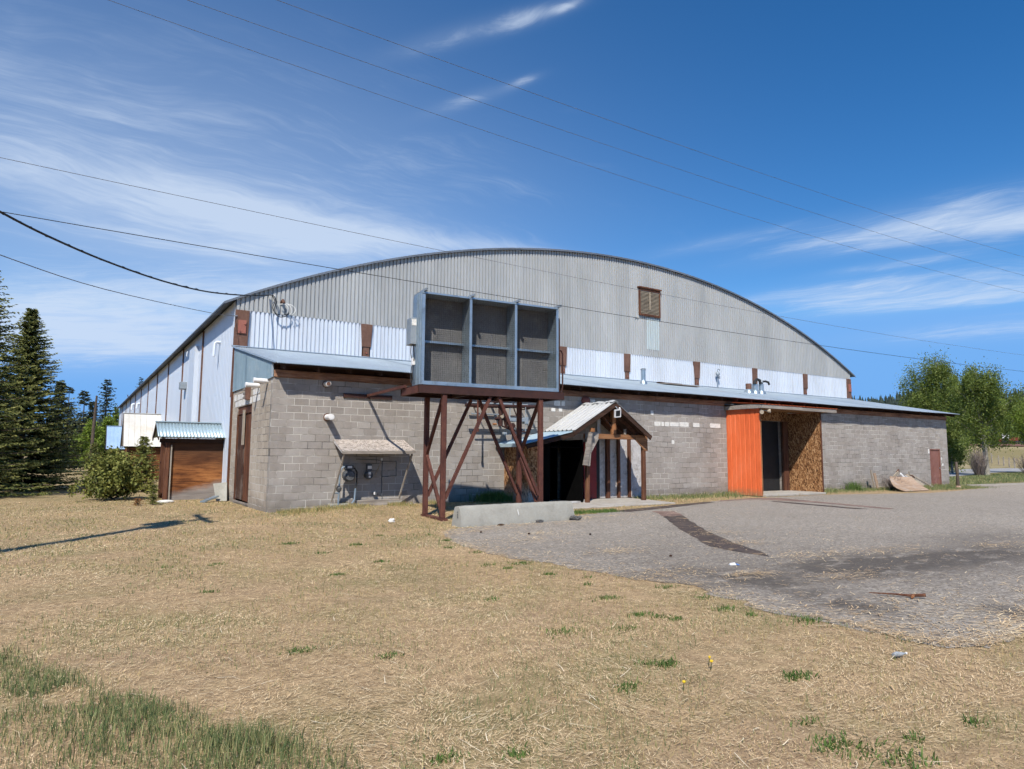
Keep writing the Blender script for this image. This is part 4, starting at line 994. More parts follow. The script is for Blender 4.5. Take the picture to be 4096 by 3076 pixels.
MB().tube([(3.2, -.06, .35), (3.2, -.06, 1.4), (3.0, -.06, 1.42), (2.4, -.06, 1.44)], .012, 6).build('pipe', M['meter_grey'], wp)
MB().tube([(3.2, -.06, 1.38), (3.64, -.06, 1.38), (3.65, -.06, .95), (3.22, -.06, .93)], .012, 6).build('pipe', M['meter_grey'], wp)
MB().lathe((2.98, -.09, .45), [(.05, -.05), (.06, .0), (.05, .07)], 12, 'y').build('tap_body', M['meter_grey'], wp)
MB().box(2.93, 2.97, -.15, -.141, .42, .5).build('tag', M['white_plastic'], wp)
MB().lathe((3.18, -.07, 1.43), [(.03, -.03), (.03, .04)], 8, 'z').build('cap', M['white_plastic'], wp)
MB().bar((3.15, -.08, 1.38), (3.0, -.10, 1.0), .02, .02).build('lever', M['louvre'], wp)

# ------------------------------------------------------------------ gabled entrance porch with a lean-to side
po = thing('entrance_porch', 'tumbledown timber porch with a pale ribbed gable roof and dark doorway', 'porch', (10.5, -.8, 0))
RX, RZ = 10.76, 3.40; LX, LZ = 9.05, 2.40; QX, QZ = 12.38, 2.30; FY = -1.78
def ribs(y0, y1, pitch=.24):
    us = []; of = []; y = y0
    while y < y1-.02:
        for f, o in ((0, 0), (.58, 0), (.68, .042), (.82, .042), (.94, 0)):
            if y+f*pitch < y1: us.append(y+f*pitch); of.append(o)
        y += pitch
    us.append(y1); of.append(0); return us, of
us, of = ribs(FY, -.01)
mb = MB(); sheet(mb, us, of, lambda y: (LX-.02, y, LZ-.01), lambda y: (RX, y, RZ+.0), Vector((-.5, 0, .86))); mb.build('roof_slope', M['porch_roof'], po, solid=.006)
mb = MB(); sheet(mb, us, of, lambda y: (QX, y, QZ), lambda y: (RX+.01, y, RZ+.0), Vector((.5, 0, .86))); mb.build('roof_slope', M['porch_roof'], po, solid=.006)
mb = MB(); n = 12
for i in range(n):
    a = FY+.0+(1.75)*i/n; b = FY+(1.75)*(i+1)/n; za = RZ+.035+.02*math.sin(i*1.3); zb_ = RZ+.035+.02*math.sin((i+1)*1.3)
    mb.add([(RX-.14, a, za-.07), (RX, a, za), (RX+.14, a, za-.07), (RX-.14, b, zb_-.07), (RX, b, zb_), (RX+.14, b, zb_-.07)], [(0, 1, 4, 3), (1, 2, 5, 4)])
mb.build('ridge_cap', M['porch_roof'], po, solid=.006)
us, of = ribs(FY+.02, -.01, .2)
mb = MB(); sheet(mb, us, [o*.6 for o in of], lambda y: (7.15, y, 1.93), lambda y: (LX+.04, y, LZ-.035), Vector((-.22, 0, .97))); mb.build('low_roof', M['shed_teal'], po, solid=.006)
mb = MB(); mb.bar((7.13, FY+.3, 1.89), (7.13, -.02, 1.89), .02, .11); mb.build('roof_edge', M['shed_teal'], po)
# dark boarding under the roofs, barge boards, rafters
mb = MB()
for (a, az, b, bz) in ((LX+.05, LZ-.06, RX-.02, RZ-.075), (QX-.05, QZ-.0, RX+.02, RZ-.075), (7.2, 1.875, LX+.02, LZ-.09)):
    mb.hexa([(a, FY+.1, az-.02), (b, FY+.1, bz-.02), (b, -.03, bz-.02), (a, -.03, az-.02)], [(a, FY+.1, az), (b, FY+.1, bz), (b, -.03, bz), (a, -.03, az)])
mb.build('soffit_boards', M['wood_dark'], po)
mb = MB(); mb.bar((LX-.05, FY+.04, LZ-.12), (RX, FY+.04, RZ-.12), .04, .15, (0, 0, 1)); mb.build('barge_board', M['wood_dark'], po)
mb = MB(); mb.bar((QX+.03, FY+.04, QZ-.10), (RX+.02, FY+.04, RZ-.12), .04, .15, (0, 0, 1)); mb.build('barge_board', M['wood_dark'], po)
mb = MB(); mb.bar((7.2, FY+.05, 1.84), (LX, FY+.05, LZ-.14), .04, .12, (0, 0, 1)); mb.build('barge_board', M['wood_dark'], po)
for y in (-1.32, -.75, -.2):
    mb = MB(); mb.bar((LX+.1, y, LZ-.14), (RX-.02, y, RZ-.16), .05, .12); mb.build('rafter', M['wood_post_y'], po)
    mb = MB(); mb.bar((QX-.08, y, QZ-.06), (RX+.02, y, RZ-.16), .05, .12); mb.build('rafter', M['wood_post_y'], po)
BY = -1.36
MB().box(9.75, 12.52, BY-.06, BY+.06, 2.14, 2.31).build('tie_beam', M['wood_new_x'], po, bevel=.01)
MB().box(RX+.17, RX+.35, BY-.05, BY+.05, 2.312, 3.12).build('king_post', M['wood_new'], po, bevel=.008)
MB().box(10.28, 10.42, BY-.03, BY+.03, 2.312, 2.86).build('stud', M['wood_grey_z'], po)
MB().box(11.5, 11.58, BY-.03, BY+.03, 2.312, 2.5).build('stud', M['wood_grey_z'], po)
MB().bar((10.5, BY+.02, 2.95), (10.92, BY+.02, 2.55), .04, .12, (0, 1, 0)).build('strut', M['wood_post'], po)
mb = MB(); mb.box(12.32, 12.46, BY-.06, BY+.06, .04, 2.138); mb.build('post', M['wood_post'], po, bevel=.01)
mb = MB(); mb.box(9.80, 9.93, BY-.06, BY+.06, .04, 2.138); mb.build('post', M['wood_post'], po, bevel=.01)
mb = MB(); mb.prism([(9.72, BY-.085, 2.36), (10.3, BY-.085, 2.36), (10.28, BY-.085, 2.12), (9.94, BY-.085, 1.62), (9.76, BY-.085, 1.62)], (0, .022, 0)); mb.build('gusset', M['wood_grey'], po)
mb = MB(); mb.prism([(11.95, BY-.085, 2.29), (12.52, BY-.085, 2.29), (12.52, BY-.085, 1.75), (12.40, BY-.085, 1.75), (11.95, BY-.085, 2.13)], (0, .022, 0)); mb.build('gusset', M['wood_new_x'], po)
MB().hexa([(9.42, -1.7, 1.28), (9.62, -1.7, 1.26), (9.62, -1.66, 1.26), (9.42, -1.66, 1.28)], [(9.72, -1.66, 2.34), (9.86, -1.66, 2.34), (9.86, -1.62, 2.34), (9.72, -1.62, 2.34)]).build('hanging_board', M['wood_grey'], po)
MB().hexa([(9.64, -1.62, 1.24), (9.78, -1.62, 1.24), (9.78, -1.59, 1.24), (9.64, -1.59, 1.24)], [(9.80, -1.6, 2.2), (9.9, -1.6, 2.2), (9.9, -1.57, 2.2), (9.80, -1.57, 2.2)]).build('hanging_board', M['wood_grey'], po)
MB().box(9.78, 9.92, -1.69, -1.6, 2.36, 2.48).build('block_end', M['wood_new'], po)
# strand-board walls of the side room, opening to the dark doorway
mb = MB(); mb.box(7.47, 7.50, -1.30, -.012, .02, 1.90); mb.build('side_wall', M['osb_low'], po)
mb = MB(); mb.prism([(7.502, -1.33, .02), (8.1, -1.33, .02), (8.1, -1.33, 2.06), (7.502, -1.33, 1.92)], (0, .03, 0)); mb.build('front_wall', M['osb_low'], po)
MB().box(7.47, 7.5015, -1.40, -1.3005, .02, 1.9).build('corner_stud', M['osb_low'], po)
mb = MB(); mb.box(8.102, 8.36, -1.34, -1.30, .03, 2.1); mb.build('jamb_board', M['pitch'], po)  # near-black colour paints the doorway shade onto the jamb
MB().box(7.52, 9.8, -1.24, -.05, 1.84, 1.862).build('ceiling', M['pitch'], po)  # near-black colour paints the doorway shade onto the ceiling
MB().box(9.74, 9.78, -1.24, -.05, .05, 2.1).build('inner_wall', M['pitch'], po)  # inner wall kept near black so the doorway is filled with painted shade
# back of the open bay: red door edge, dark gap, studs on the whitewashed wall
MB().box(10.75, 11.32, -.09, -.05, .06, 2.06).build('red_door', M['red_door'], po, bevel=.004)
MB().box(11.33, 11.5, -.05, -.012, .06, 2.15).build('dark_jamb', M['black'], po)
for a, b in ((11.79, 11.94), (12.34, 12.43), (12.86, 12.95)):
    MB().box(a, b, -.12, -.012, .06, 2.3).build('stud', M['wood_post'], po)
MB().box(12.96, 12.985, -.12, -.012, .06, 2.3).build('stud_edge', M['white_wash'], po)
fl = thing('floodlight', 'square white-rimmed floodlight at the peak of the entrance porch', 'floodlight', (10.76, -1.85, 3.0))
mb = MB(Matrix.Translation((10.76, -1.87, 2.99)) @ Matrix.Rotation(-.12, 4, 'Y') @ Matrix.Rotation(.18, 4, 'X'))
for q in ((-.13, -.10, -.13, .13), (.10, .13, -.13, .13), (-.10, .10, .10, .13), (-.10, .10, -.13, -.10)): mb.box(q[0], q[1], -.03, .03, q[2], q[3])
mb.build('rim', M['white_plastic'], fl)
mb = MB(Matrix.Translation((10.76, -1.87, 2.99)) @ Matrix.Rotation(-.12, 4, 'Y') @ Matrix.Rotation(.18, 4, 'X')); mb.box(-.10, .10, -.018, .03, -.10, .10); mb.build('glass', M['black'], fl)
MB().tube([(10.78, -1.84, 3.13), (10.78, -1.80, 3.2), (10.76, -1.765, 3.22)], .014, 6).build('arm', M['galv_dull'], fl)
MB().lathe((10.9, -1.82, 3.16), [(.02, -.03), (.04, 0), (.02, .04)], 10, 'z').build('sensor', M['white_plastic'], fl, smooth=True)
bell = thing('alarm_dome', 'red dome on the block wall just above the porch ridge', 'alarm', (10.72, 0, 3.55))
MB().lathe((10.9, -.03, 3.52), [(.19, .02), (.17, -.05), (.10, -.12), (.02, -.14)][::-1], 16, 'y').build('dome', M['red_plate'], bell, smooth=True)
t = thing('paper_stack', 'pale folded boards lying on the floor of the dark doorway', 'boards', (9, -1.2, .06))
MB().box(8.62, 9.02, -1.45, -1.2, .055, .10).build('board', M['white_wash'], t)
MB().hexa([(9.1, -1.42, .055), (9.5, -1.46, .055), (9.52, -1.2, .055), (9.12, -1.18, .055)], [(9.1, -1.42, .11), (9.5, -1.46, .11), (9.52, -1.2, .10), (9.12, -1.18, .10)]).build('board', M['white_wash'], t)

# ------------------------------------------------------------------ orange entrance box
ob = thing('orange_vestibule', 'orange sided entrance box with strand board inside and a dark door', 'vestibule', (20.4, -.8, 0))
VX0, VX1, VY = 18.42, 22.5, -1.62
us, of = trap(VY, -.012, .23, .74, .05, .014)
mb = MB(); sheet(mb, us, of, lambda y: (VX0, y, .03), lambda y: (VX0, y, 3.56), (-1, 0, 0)); mb.build('side_wall', M['orange'], ob)
MB().box(VX0+.004, VX0+.09, VY+.02, -.012, .03, 3.5).build('wall_lining', M['osb'], ob)
MB().box(VX0-.012, VX0+.05, VY-.012, VY+.018, .03, 3.56).build('corner_trim', M['orange'], ob)
MB().box(VX0+.052, VX0+.13, VY-.005, VY+.02, .03, 3.5).build('jamb', M['wood_new'], ob)
MB().box(VX1, VX1+.03, VY, -.012, .09, 3.48).build('side_wall', M['osb'], ob)
us, of = trap(VY, -.012, .23, .74, .05, .014)
mb = MB(); sheet(mb, us, of, lambda y: (VX1+.034, y, .03), lambda y: (VX1+.034, y, 3.5), (1, 0, 0)); mb.build('outer_siding', M['orange'], ob)
MB().box(VX1-.005, VX1+.06, VY-.03, VY-.001, .05, 3.5).build('corner_trim', M['wood_post'], ob)
MB().box(18.6, 22.49, -.05, -.012, 3.145, 3.55).build('header', M['osb'], ob)
MB().box(22.06, 22.40, -.11, -.012, .09, 3.14).build('door_jamb', M['wood_post'], ob)
MB().box(22.0, 22.055, -.06, -.012, .09, 3.14).build('door_stop', M['wood_dark'], ob)
MB().hexa([(VX0-.02, VY-.2, 3.50), (23.3, VY-.2, 3.50), (23.3, -.06, 3.55), (VX0-.02, -.06, 3.55)], [(VX0-.02, VY-.2, 3.52), (23.3, VY-.2, 3.52), (23.3, -.06, 3.57), (VX0-.02, -.06, 3.57)]).build('ceiling', M['osb'], ob)
mb = MB(); mb.box(VX0-.12, 20.9, VY-.26, VY-.205, 3.49, 3.64); mb.box(20.905, 23.36, VY-.255, VY-.2, 3.48, 3.62); mb.build('fascia', M['wood_grey'], ob, bevel=.008)
MB().box(VX0-.13, VX0-.075, VY-.2, -.03, 3.49, 3.66).build('fascia', M['wood_grey'], ob, bevel=.008)
MB().box(23.3, 23.35, VY-.2, -.03, 3.48, 3.64).build('fascia', M['wood_grey'], ob)
mb = MB(); us, of = trap(VX0-.16, 23.42, .23, .7, .06, .018)
sheet(mb, us, of, lambda x: (x, VY-.29, 3.645), lambda x: (x, -.35, 3.79), (0, 0, 1)); mb.build('roof', M['orange'], ob, solid=.006)
MB().box(VX0-.16, 19.9, -.5, -.06, 3.70, 3.73).build('grey_flashing', M['roof_steel'], ob)
lt = thing('twin_floodlight', 'pair of round floodlights on the front corner of the orange box', 'floodlight', (18.6, -1.9, 3.4))
for s in (-1, 1):
    c = (18.56+s*.2, -1.74 - (.04 if s < 0 else .1), 3.36+s*.03)
    MB().tube([(18.56, -1.66, 3.42), (18.56+s*.1, -1.70, 3.42), c], .018, 6).build('arm', M['galv_dull'], lt)
    mb = MB(Matrix.Translation(c) @ Matrix.Rotation(s*.5, 4, 'Z')); mb.lathe((0, 0, 0), [(.03, .08), (.06, .04), (.085, -.06), (.08, -.07)], 12, 'y'); mb.build('lamp', M['louvre'], lt, smooth=True)
MB().box(18.48, 18.64, -1.655, -1.637, 3.36, 3.48).build('mount', M['louvre'], lt)

# ------------------------------------------------------------------ things on the lean-to roof and the gable
def flue(x, y, h, r, label, cap=True, m='galv', rust=False):
    z = rz(y)
    t = thing('roof_flue', label, 'flue', (x, y, z), group='flues on the lean-to roof')
    MB().lathe((x, y, 0), [(r*1.9, z-.06), (r*1.7, z+.05), (r*1.05, z+.17)], 14).build('flashing', M['galv'], t, smooth=True)
    MB().lathe((x, y, 0), [(r, z+.1), (r, z+h)], 14).build('pipe', M['rust_post'] if rust else M[m], t, smooth=True)
    if cap: MB().lathe((x, y, 0), [(r*1.15, z+h+.002), (r*1.2, z+h+.07), (r*.5, z+h+.1)], 14).build('cap', M['galv_dull'], t, smooth=True)
    return t
flue(17.1, 3.5, .62, .10, 'tall thin flue standing alone on the lean-to roof')
flue(24.42, 3.5, .46, .15, 'short rust-stained flue, leftmost of the three together', False, rust=True)
flue(24.95, 3.52, .46, .15, 'short plain grey flue in the middle of the three together', False)
t = flue(25.42, 3.5, .5, .13, 'flue carrying black bent pipes, rightmost of the three together', False)
z = rz(3.5)
MB().tube([(25.30, 3.45, z+.5), (25.25, 3.45, z+.68), (25.05, 3.45, z+.72), (24.85, 3.45, z+.6), (24.84, 3.45, z+.45)], .075, 10).build('elbow', M['rubber'], t, smooth=True)
MB().tube([(25.42, 3.45, z+.5), (25.45, 3.45, z+.62), (25.7, 3.45, z+.66), (25.95, 3.45, z+.62), (26.02, 3.45, z+.5)], .055, 10).build('elbow', M['rubber'], t, smooth=True)
MB().lathe((25.4, 3.45, z+.6), [(.03, -.1), (.08, 0), (.03, .12)], 10).build('joint', M['galv_dull'], t, smooth=True)
t = thing('roof_plank', 'dark weathered planks lying flat on the lean-to roof', 'plank', (20.3, 4.3, rz(4.3)))
MB().bar((19.3, 4.5, rz(4.5)+.045), (21.6, 4.35, rz(4.35)+.045), .3, .04).build('plank', M['wood_grey'], t)
MB().bar((19.25, 4.75, rz(4.75)+.06), (20.7, 4.62, rz(4.62)+.06), .2, .05).build('plank', M['wood_dark'], t)
t = thing('gas_riser', 'small meter on a thin pipe against the white ribbed panel', 'gas pipe', (24.48, 5.5, 5.3))
MB().tube([(24.48, 5.52, rz(5.5)), (24.48, 5.52, 6.2), (24.5, 5.5, 6.24), (24.62, 5.5, 6.24), (24.64, 5.5, 6.17)], .022, 8).build('pipe', M['galv_dull'], t, smooth=True)
MB().lathe((24.42, 5.46, 5.98), [(.05, -.1), (.12, -.04), (.12, .04), (.05, .1)], 12, 'y').build('regulator', M['galv_dull'], t, smooth=True)
MB().box(24.50, 24.6, 5.44, 5.52, 5.72, 5.86).build('valve', M['galv_dull'], t, bevel=.01)

# ------------------------------------------------------------------ overhead service cable, wires and pole
PX, PY, PH = -6.88, -7.05, 9.15
pl = thing('utility_pole', 'wooden power pole with crossarm standing left of the picture', 'utility pole', (PX, PY, 0))
MB().tube([(PX, PY, -.3), (PX, PY, 5), (PX, PY, PH+.05)], [.15, .13, .10], 12).build('shaft', M['pole'], pl, smooth=True)
MB().box(PX-.06, PX+.06, PY-1.2, PY+1.2, PH-.32, PH-.2).build('crossarm', M['pole'], pl)
for y in (-1.05, .05, 1.05):
    MB().lathe((PX, PY+y, 0), [(.03, PH-.2), (.09, PH-.14), (.11, PH-.03), (.05, PH+.05)], 12).build('insulator', M['galv_dull'], pl, smooth=True)
for s in (-1, 1):
    MB().lathe((PX-.05, PY+s*.36, 0), [(.05, 6.85), (.21, 6.9), (.21, 7.75), (.16, 7.85), (.04, 8.0)], 16).build('transformer', M['galv_dull'], pl, smooth=True)
MB().box(PX-.08, PX+.08, PY-.5, PY+.5, 7.3, 7.42).build('bracket', M['galv_dull'], pl)
def quad(pts, xs):
    """points on a parabola through three heights"""
    (x0, z0), (x1, z1), (x2, z2) = pts
    return [z0*(x-x1)*(x-x2)/((x0-x1)*(x0-x2)) + z1*(x-x0)*(x-x2)/((x1-x0)*(x1-x2)) + z2*(x-x0)*(x-x1)/((x2-x0)*(x2-x1)) for x in xs]
def wire(y, h, r, label, m='wire'):
    xs = list(np.linspace(PX, 44, 40)); zs = quad(h, xs)
    tag(MB().tube([(x, y, z) for x, z in zip(xs, zs)], r, 5).build('overhead_wire', M[m], smooth=True), label, 'wire', 'overhead wires')
wire(-6.0, [(-4.45, 9.36), (10.7, 8.90), (31.9, 9.16)], .0045, 'power wire that crosses the sky lowest of the three high ones')
wire(-7.05, [(-3.35, 9.17), (11.3, 9.02), (29.1, 9.31)], .0045, 'power wire in the middle of the three high ones')
wire(-8.1, [(-2.12, 9.02), (9.2, 8.99), (26.3, 9.39)], .0045, 'power wire that crosses the sky highest of the three high ones')
wire(-7.06, [(-5.6, 5.83), (8.0, 5.60), (28.5, 5.84)], .0045, 'upper of the two thin wires passing in front of the gable')
wire(-7.04, [(-5.56, 5.04), (8.0, 4.91), (28.4, 5.15)], .0065, 'lower of the two thin wires passing in front of the gable', 'rubber')
att = (1.03, 5.55, 7.17)
P = [(PX, PY, 5.75), (-6.3, -6.05, 5.64), (-5.74, -5.12, 5.59), (-5.12, -4.15, 5.56), (-4.16, -2.64, 5.61), (-2.88, -.64, 5.79), (-1.52, 1.5, 6.13), (.0, 3.9, 6.70), att]
sc = thing('service_cable', 'thick black service cable sagging to the left end of the gable', 'cable', att)
wiggle(P, .021, M['rubber'], 'cable', sc, None, 7)
hx = []
for i in range(len(P)-1):
    for k in range(14):
        u = (i*14+k); q = Vector(P[i]).lerp(Vector(P[i+1]), k/14); hx.append((q.x + .016*math.cos(u*1.9), q.y, q.z - .004 + .016*math.sin(u*1.9)))
MB().tube(hx, .011, 5).build('twisted_core', M['rubber'], sc, smooth=True)
wiggle([(1.0, 5.53, 7.17), (1.18, 5.45, 7.15), (1.27, 5.42, 6.95), (1.22, 5.42, 6.6), (1.38, 5.42, 6.42), (1.62, 5.42, 6.46), (1.72, 5.44, 6.6)], .018, M['rubber'], 'drip_loop', sc, None)
wiggle([(1.15, 5.5, 7.15), (1.22, 5.4, 6.95), (1.16, 5.4, 6.7), (1.3, 5.4, 6.5), (1.6, 5.4, 6.5), (1.66, 5.42, 6.62)], .016, M['rubber'], 'drip_loop', sc, None)
for k, (dx, dz) in enumerate(((0, 0), (.1, -.05), (.2, -.02))):
    wiggle([(1.42, 5.5, 6.88), (1.56+dx, 5.36, 6.88-dz*.3), (1.68+dx*1.3, 5.34, 6.74+dz), (1.66+dx, 5.4, 6.56+dz)], .014, M['pipe_white'], 'white_tail', sc, None)
MB().tube([(1.5, 5.62, 6.98), (1.5, 5.4, 7.02), (1.53, 5.36, 6.92)], .05, 10).build('weather_head', M['rust_post'], sc, smooth=True)
MB().lathe((1.24, 5.55, 7.16), [(.03, -.03), (.03, .03)], 8).build('clamp', M['pipe_white'], sc)
P7 = [(PX, PY, 4.85), (-5.72, -4.76, 4.94), (-4.11, -1.82, 5.17), (-1.21, 3.47, 5.92), (-.03, 5.6, 6.31)]
t = thing('guy_wire', 'thin wire running to the corner post below the thick black cable', 'wire', (-.03, 5.6, 6.31))
wiggle(P7, .009, M['wire'], 'strand', t, None, 5)
MB().tube([(-.12, 5.5, 6.29), (.02, 5.56, 6.31)], .02, 6).build('eye_bolt', M['galv_dull'], t)

# ------------------------------------------------------------------ exit porches along the left wall
def exit_porch(name_label, yr, zr, half, ze, xo, wallz, rm, wall_m, corrug, zbase=0.0, hipgable=True):
    t = thing('exit_shed', name_label, 'shed', (-1, yr, 0), group='plank sheds along the white wall')
    xw = xo+.24
    for s in (-1, 1):
        mb = MB()
        us, of = (sine(xo-.08, -.03, .105, .013) if corrug else trap(xo-.08, -.03, .31, .9, .03, .02))
        sheet(mb, us, of, lambda u: (u, yr+s*half, ze), lambda u: (u, yr+s*.0, zr), (0, s*.5, .85)); mb.build('roof_slope', rm, t, smooth=corrug, solid=.006)
    mb = MB(); mb.bar((xo-.1, yr, zr+.02), (-.03, yr, zr+.02), .16, .03); mb.build('ridge_cap', rm, t)
    yw = yr-half+.32
    mb = MB(); mb.box(xw+.09, -.03, yw, yw+.05, zbase, wallz); mb.build('plank_wall', wall_m, t)
    mb = MB(); mb.box(xw+.09, -.03, yr+half-.37, yr+half-.32, zbase, wallz); mb.build('plank_wall', wall_m, t)
    for y in (yw-.03, yr+half-.32):
        MB().box(xw-.06, xw+.088, y-.04, y+.1, zbase, wallz+.1).build('post', M['wood_post'], t, bevel=.01)
    MB().box(xo, -.04, yw-.08, yw-.032, wallz-.02, wallz+.12).build('eave_beam', M['wood_dark'], t)
    mb = MB(); mb.prism([(xw-.02, yr-half+.1, ze-.02), (xw-.02, yr+half-.1, ze-.02), (xw-.02, yr, zr-.06)], (.05, 0, 0)); mb.build('gable_boards', M['wood_dark'] if hipgable else M['wood_grey'], t)
    for s in (-1, 1):
        mb = MB(); mb.bar((xo-.06, yr+s*(half+.0), ze-.06), (xo-.06, yr, zr-.06), .03, .12); mb.build('barge_board', M['wood_dark'], t)
    return t
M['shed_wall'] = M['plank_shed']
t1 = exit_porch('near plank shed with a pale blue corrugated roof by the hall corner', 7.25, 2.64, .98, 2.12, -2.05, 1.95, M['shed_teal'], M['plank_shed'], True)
MB().box(-1.70, -1.66, 6.5, 6.54, 0, 1.85).build('downpole', M['wood_grey_z'], t1)
exit_porch('middle plank shed with a steep white metal roof', 27.9, 3.92, 1.35, 1.92, -1.98, 1.86, M['shed_white'], M['plank_x'], False, hipgable=False)
exit_porch('far plank shed with a bright blue metal roof', 53, 3.95, 1.4, 1.85, -1.96, 1.78, M['shed_blue'], M['plank_x'], False)
t = thing('scrap_plate', 'bent grey metal plate leaning at the foot of the hall corner', 'metal plate', (-.25, 5.5, 0))
MB().hexa([(-.42, 5.2, .02), (-.12, 5.05, .02), (-.1, 5.08, .02), (-.40, 5.24, .02)], [(-.5, 5.45, .58), (-.08, 5.4, .62), (-.06, 5.43, .62), (-.48, 5.48, .58)]).build('plate', M['concrete'], t)
MB().hexa([(-.95, 4.9, .01), (-.8, 4.85, .01), (-.35, 5.1, .16), (-.5, 5.18, .16)], [(-.95, 4.9, .05), (-.8, 4.85, .05), (-.35, 5.1, .2), (-.5, 5.18, .2)]).build('flashing', M['galv'], t)
t = MB().lathe((0, 0, 0), [(.03, 0), (.2, .01), (.22, .05), (.14, .09), (.02, .1)], 9)
t.v = [(x*1.2-1.9, y*.8+5.3, z) for x, y, z in t.v]; tag(t.build('foundation_stone', M['stone']), 'pale flat stone at the foot of the near shed post', 'stone')

# ------------------------------------------------------------------ scrap against the wall on the right
t = thing('curved_plywood', 'bowed sheet of weathered plywood slumped against the block wall', 'plywood', (28, -1.6, 0))
mb = MB(); vs = []; n = 8
A, B, Cc, Dd = Vector((27.75, -2.35, .03)), Vector((30.0, -2.3, .03)), Vector((28.6, -1.2, .66)), Vector((30.5, -1.25, .60))
for i in range(n+1):
    for k in range(7):
        u, v = i/n, k/6; p = (A*(1-u)+B*u)*(1-v) + (Cc*(1-u)+Dd*u)*v
        p.x -= .34*math.sin(v*math.pi)*(1-u); p.z -= .10*math.sin(v*math.pi)*(1-.5*u); p.z = max(p.z, .025); vs.append(p)
mb.add(vs, [(i*7+k, i*7+k+1, (i+1)*7+k+1, (i+1)*7+k) for i in range(n) for k in range(6)])
M['ply'] = mat_wood('weathered_plywood', (.24, .155, .10), (.36, .25, .17), (.46, .34, .25), 'x', grey=(.40, .335, .28))
mb.build('sheet', M['ply'], t, solid=.022)
t = thing('board_pile', 'leaning pile of broken boards behind the bowed plywood', 'boards', (29.6, -.6, 0))
def board(p, q, w, h, m, n='board'): MB().bar(p, q, w, h, (0, 1, 0)).build(n, M[m], t)
board((29.55, -.9, .60), (30.25, -.75, .84), .16, .05, 'louvre'); board((30.1, -.75, .82), (30.6, -.6, .93), .14, .05, 'rust_post')
MB().box(29.65, 30.35, -.78, -.74, .36, .64).build('dark_panel', M['black'], t)
board((30.25, -.85, .78), (31.0, -.9, .3), .1, .04, 'white_plastic'); board((30.8, -.8, .66), (31.3, -.9, .3), .08, .04, 'white_wash')
board((31.0, -.75, .70), (31.9, -1.1, .18), .11, .04, 'louvre'); board((31.0, -.72, .66), (31.7, -.7, .66), .07, .05, 'rust_post'); board((31.75, -.7, .62), (31.85, -.8, .1), .14, .04, 'wood_dark')
board((31.75, -.6, .70), (33.1, -1.0, .05), .07, .05, 'wood_grey_z'); board((29.3, -.5, .44), (30.9, -.45, .38), .10, .03, 'wood_grey')
board((32.3, -.3, .05), (32.25, -.25, .85), .05, .05, 'wood_grey_z')
t = thing('broken_stake', 'old split stake with dead stalks leaning on the block wall', 'stake', (28.7, -.5, 0))
MB().bar((28.5, -.5, 0), (28.42, -.4, .95), .10, .06, (0, 1, 0)).build('stake', M['wood_grey_z'], t)
MB().bar((28.72, -.55, 0), (28.62, -.45, .80), .16, .05, (0, 1, 0)).build('stake', M['ply'], t)
t = thing('marker_post', 'lone weathered wooden post standing where the drive leaves the lot', 'post', (34.4, -1.6, 0))
MB().tube([(34.4, -1.6, -.1), (34.38, -1.6, .7), (34.33, -1.6, 1.36)], [.085, .075, .065], 9).build('shaft', M['pole'], t, smooth=True)
MB().lathe((34.4, -1.6, 0), [(.15, 0), (.13, .07), (.10, .13)], 10).build('foot_collar', M['ply'], t)

# ------------------------------------------------------------------ small litter
WX = Matrix.Translation((3.76, -12.22, .012)) @ Matrix.Scale(.55, 4) @ Matrix.Translation((-3.76, 12.22, -.02))
t = thing('drink_wrapper', 'crumpled blue and white wrapper on the asphalt', 'wrapper', (3.76, -12.22, .02))
MB(WX).hexa([(3.66, -12.24, .02), (3.84, -12.30, .02), (3.87, -12.22, .02), (3.69, -12.16, .02)], [(3.67, -12.23, .075), (3.82, -12.28, .055), (3.86, -12.22, .08), (3.70, -12.17, .06)]).build('white_half', M['white_plastic'], t)
M['blue'] = mat_mottle('blue_print', (.05, .15, .42), (.10, .25, .58), scale=20, fine=60, rough=.4, bump=0)
MB(WX).hexa([(3.85, -12.31, .02), (3.93, -12.34, .02), (3.95, -12.26, .02), (3.88, -12.23, .02)], [(3.85, -12.30, .05), (3.92, -12.33, .03), (3.94, -12.26, .04), (3.88, -12.23, .06)]).build('blue_half', M['blue'], t)
t = thing('fallen_stick', 'snapped brown stick lying on the stained asphalt', 'stick', (3.7, -14.85, .03))
MB().tube([(3.42, -14.46, .03), (3.56, -14.66, .035), (3.66, -14.8, .03), (3.74, -14.93, .05)], [.006, .010, .016, .02], 7).build('stick', M['wood_post'], t, smooth=True)
MB().tube([(3.58, -14.86, .03), (3.67, -14.83, .035)], [.014, .018], 6).build('split_end', M['wood_new'], t)
M['clear'] = mat_mottle('clear_plastic', (.20, .215, .225), (.40, .42, .43), scale=30, fine=60, rough=.15, bump=.3)
t = thing('crushed_bottle', 'crushed clear plastic bottle in the dry grass', 'bottle', (1.17, -15.97, .04))
MB().tube([(1.12, -15.96, .035), (1.16, -15.968, .038), (1.205, -15.978, .033), (1.23, -15.984, .035), (1.245, -15.987, .035)], [.016, .021, .017, .009, .007], 9).build('bottle', M['clear'], t, smooth=True)
MB().tube([(1.246, -15.987, .035), (1.262, -15.99, .035)], .009, 8).build('cap', M['white_plastic'], t)
mb = MB(); lump(mb, (1.84, -4.1, .06), (.09, .07, .06), 21); tag(mb.build('white_stone', M['stone']), 'white stone lying in the grass left of the steel stand', 'stone')
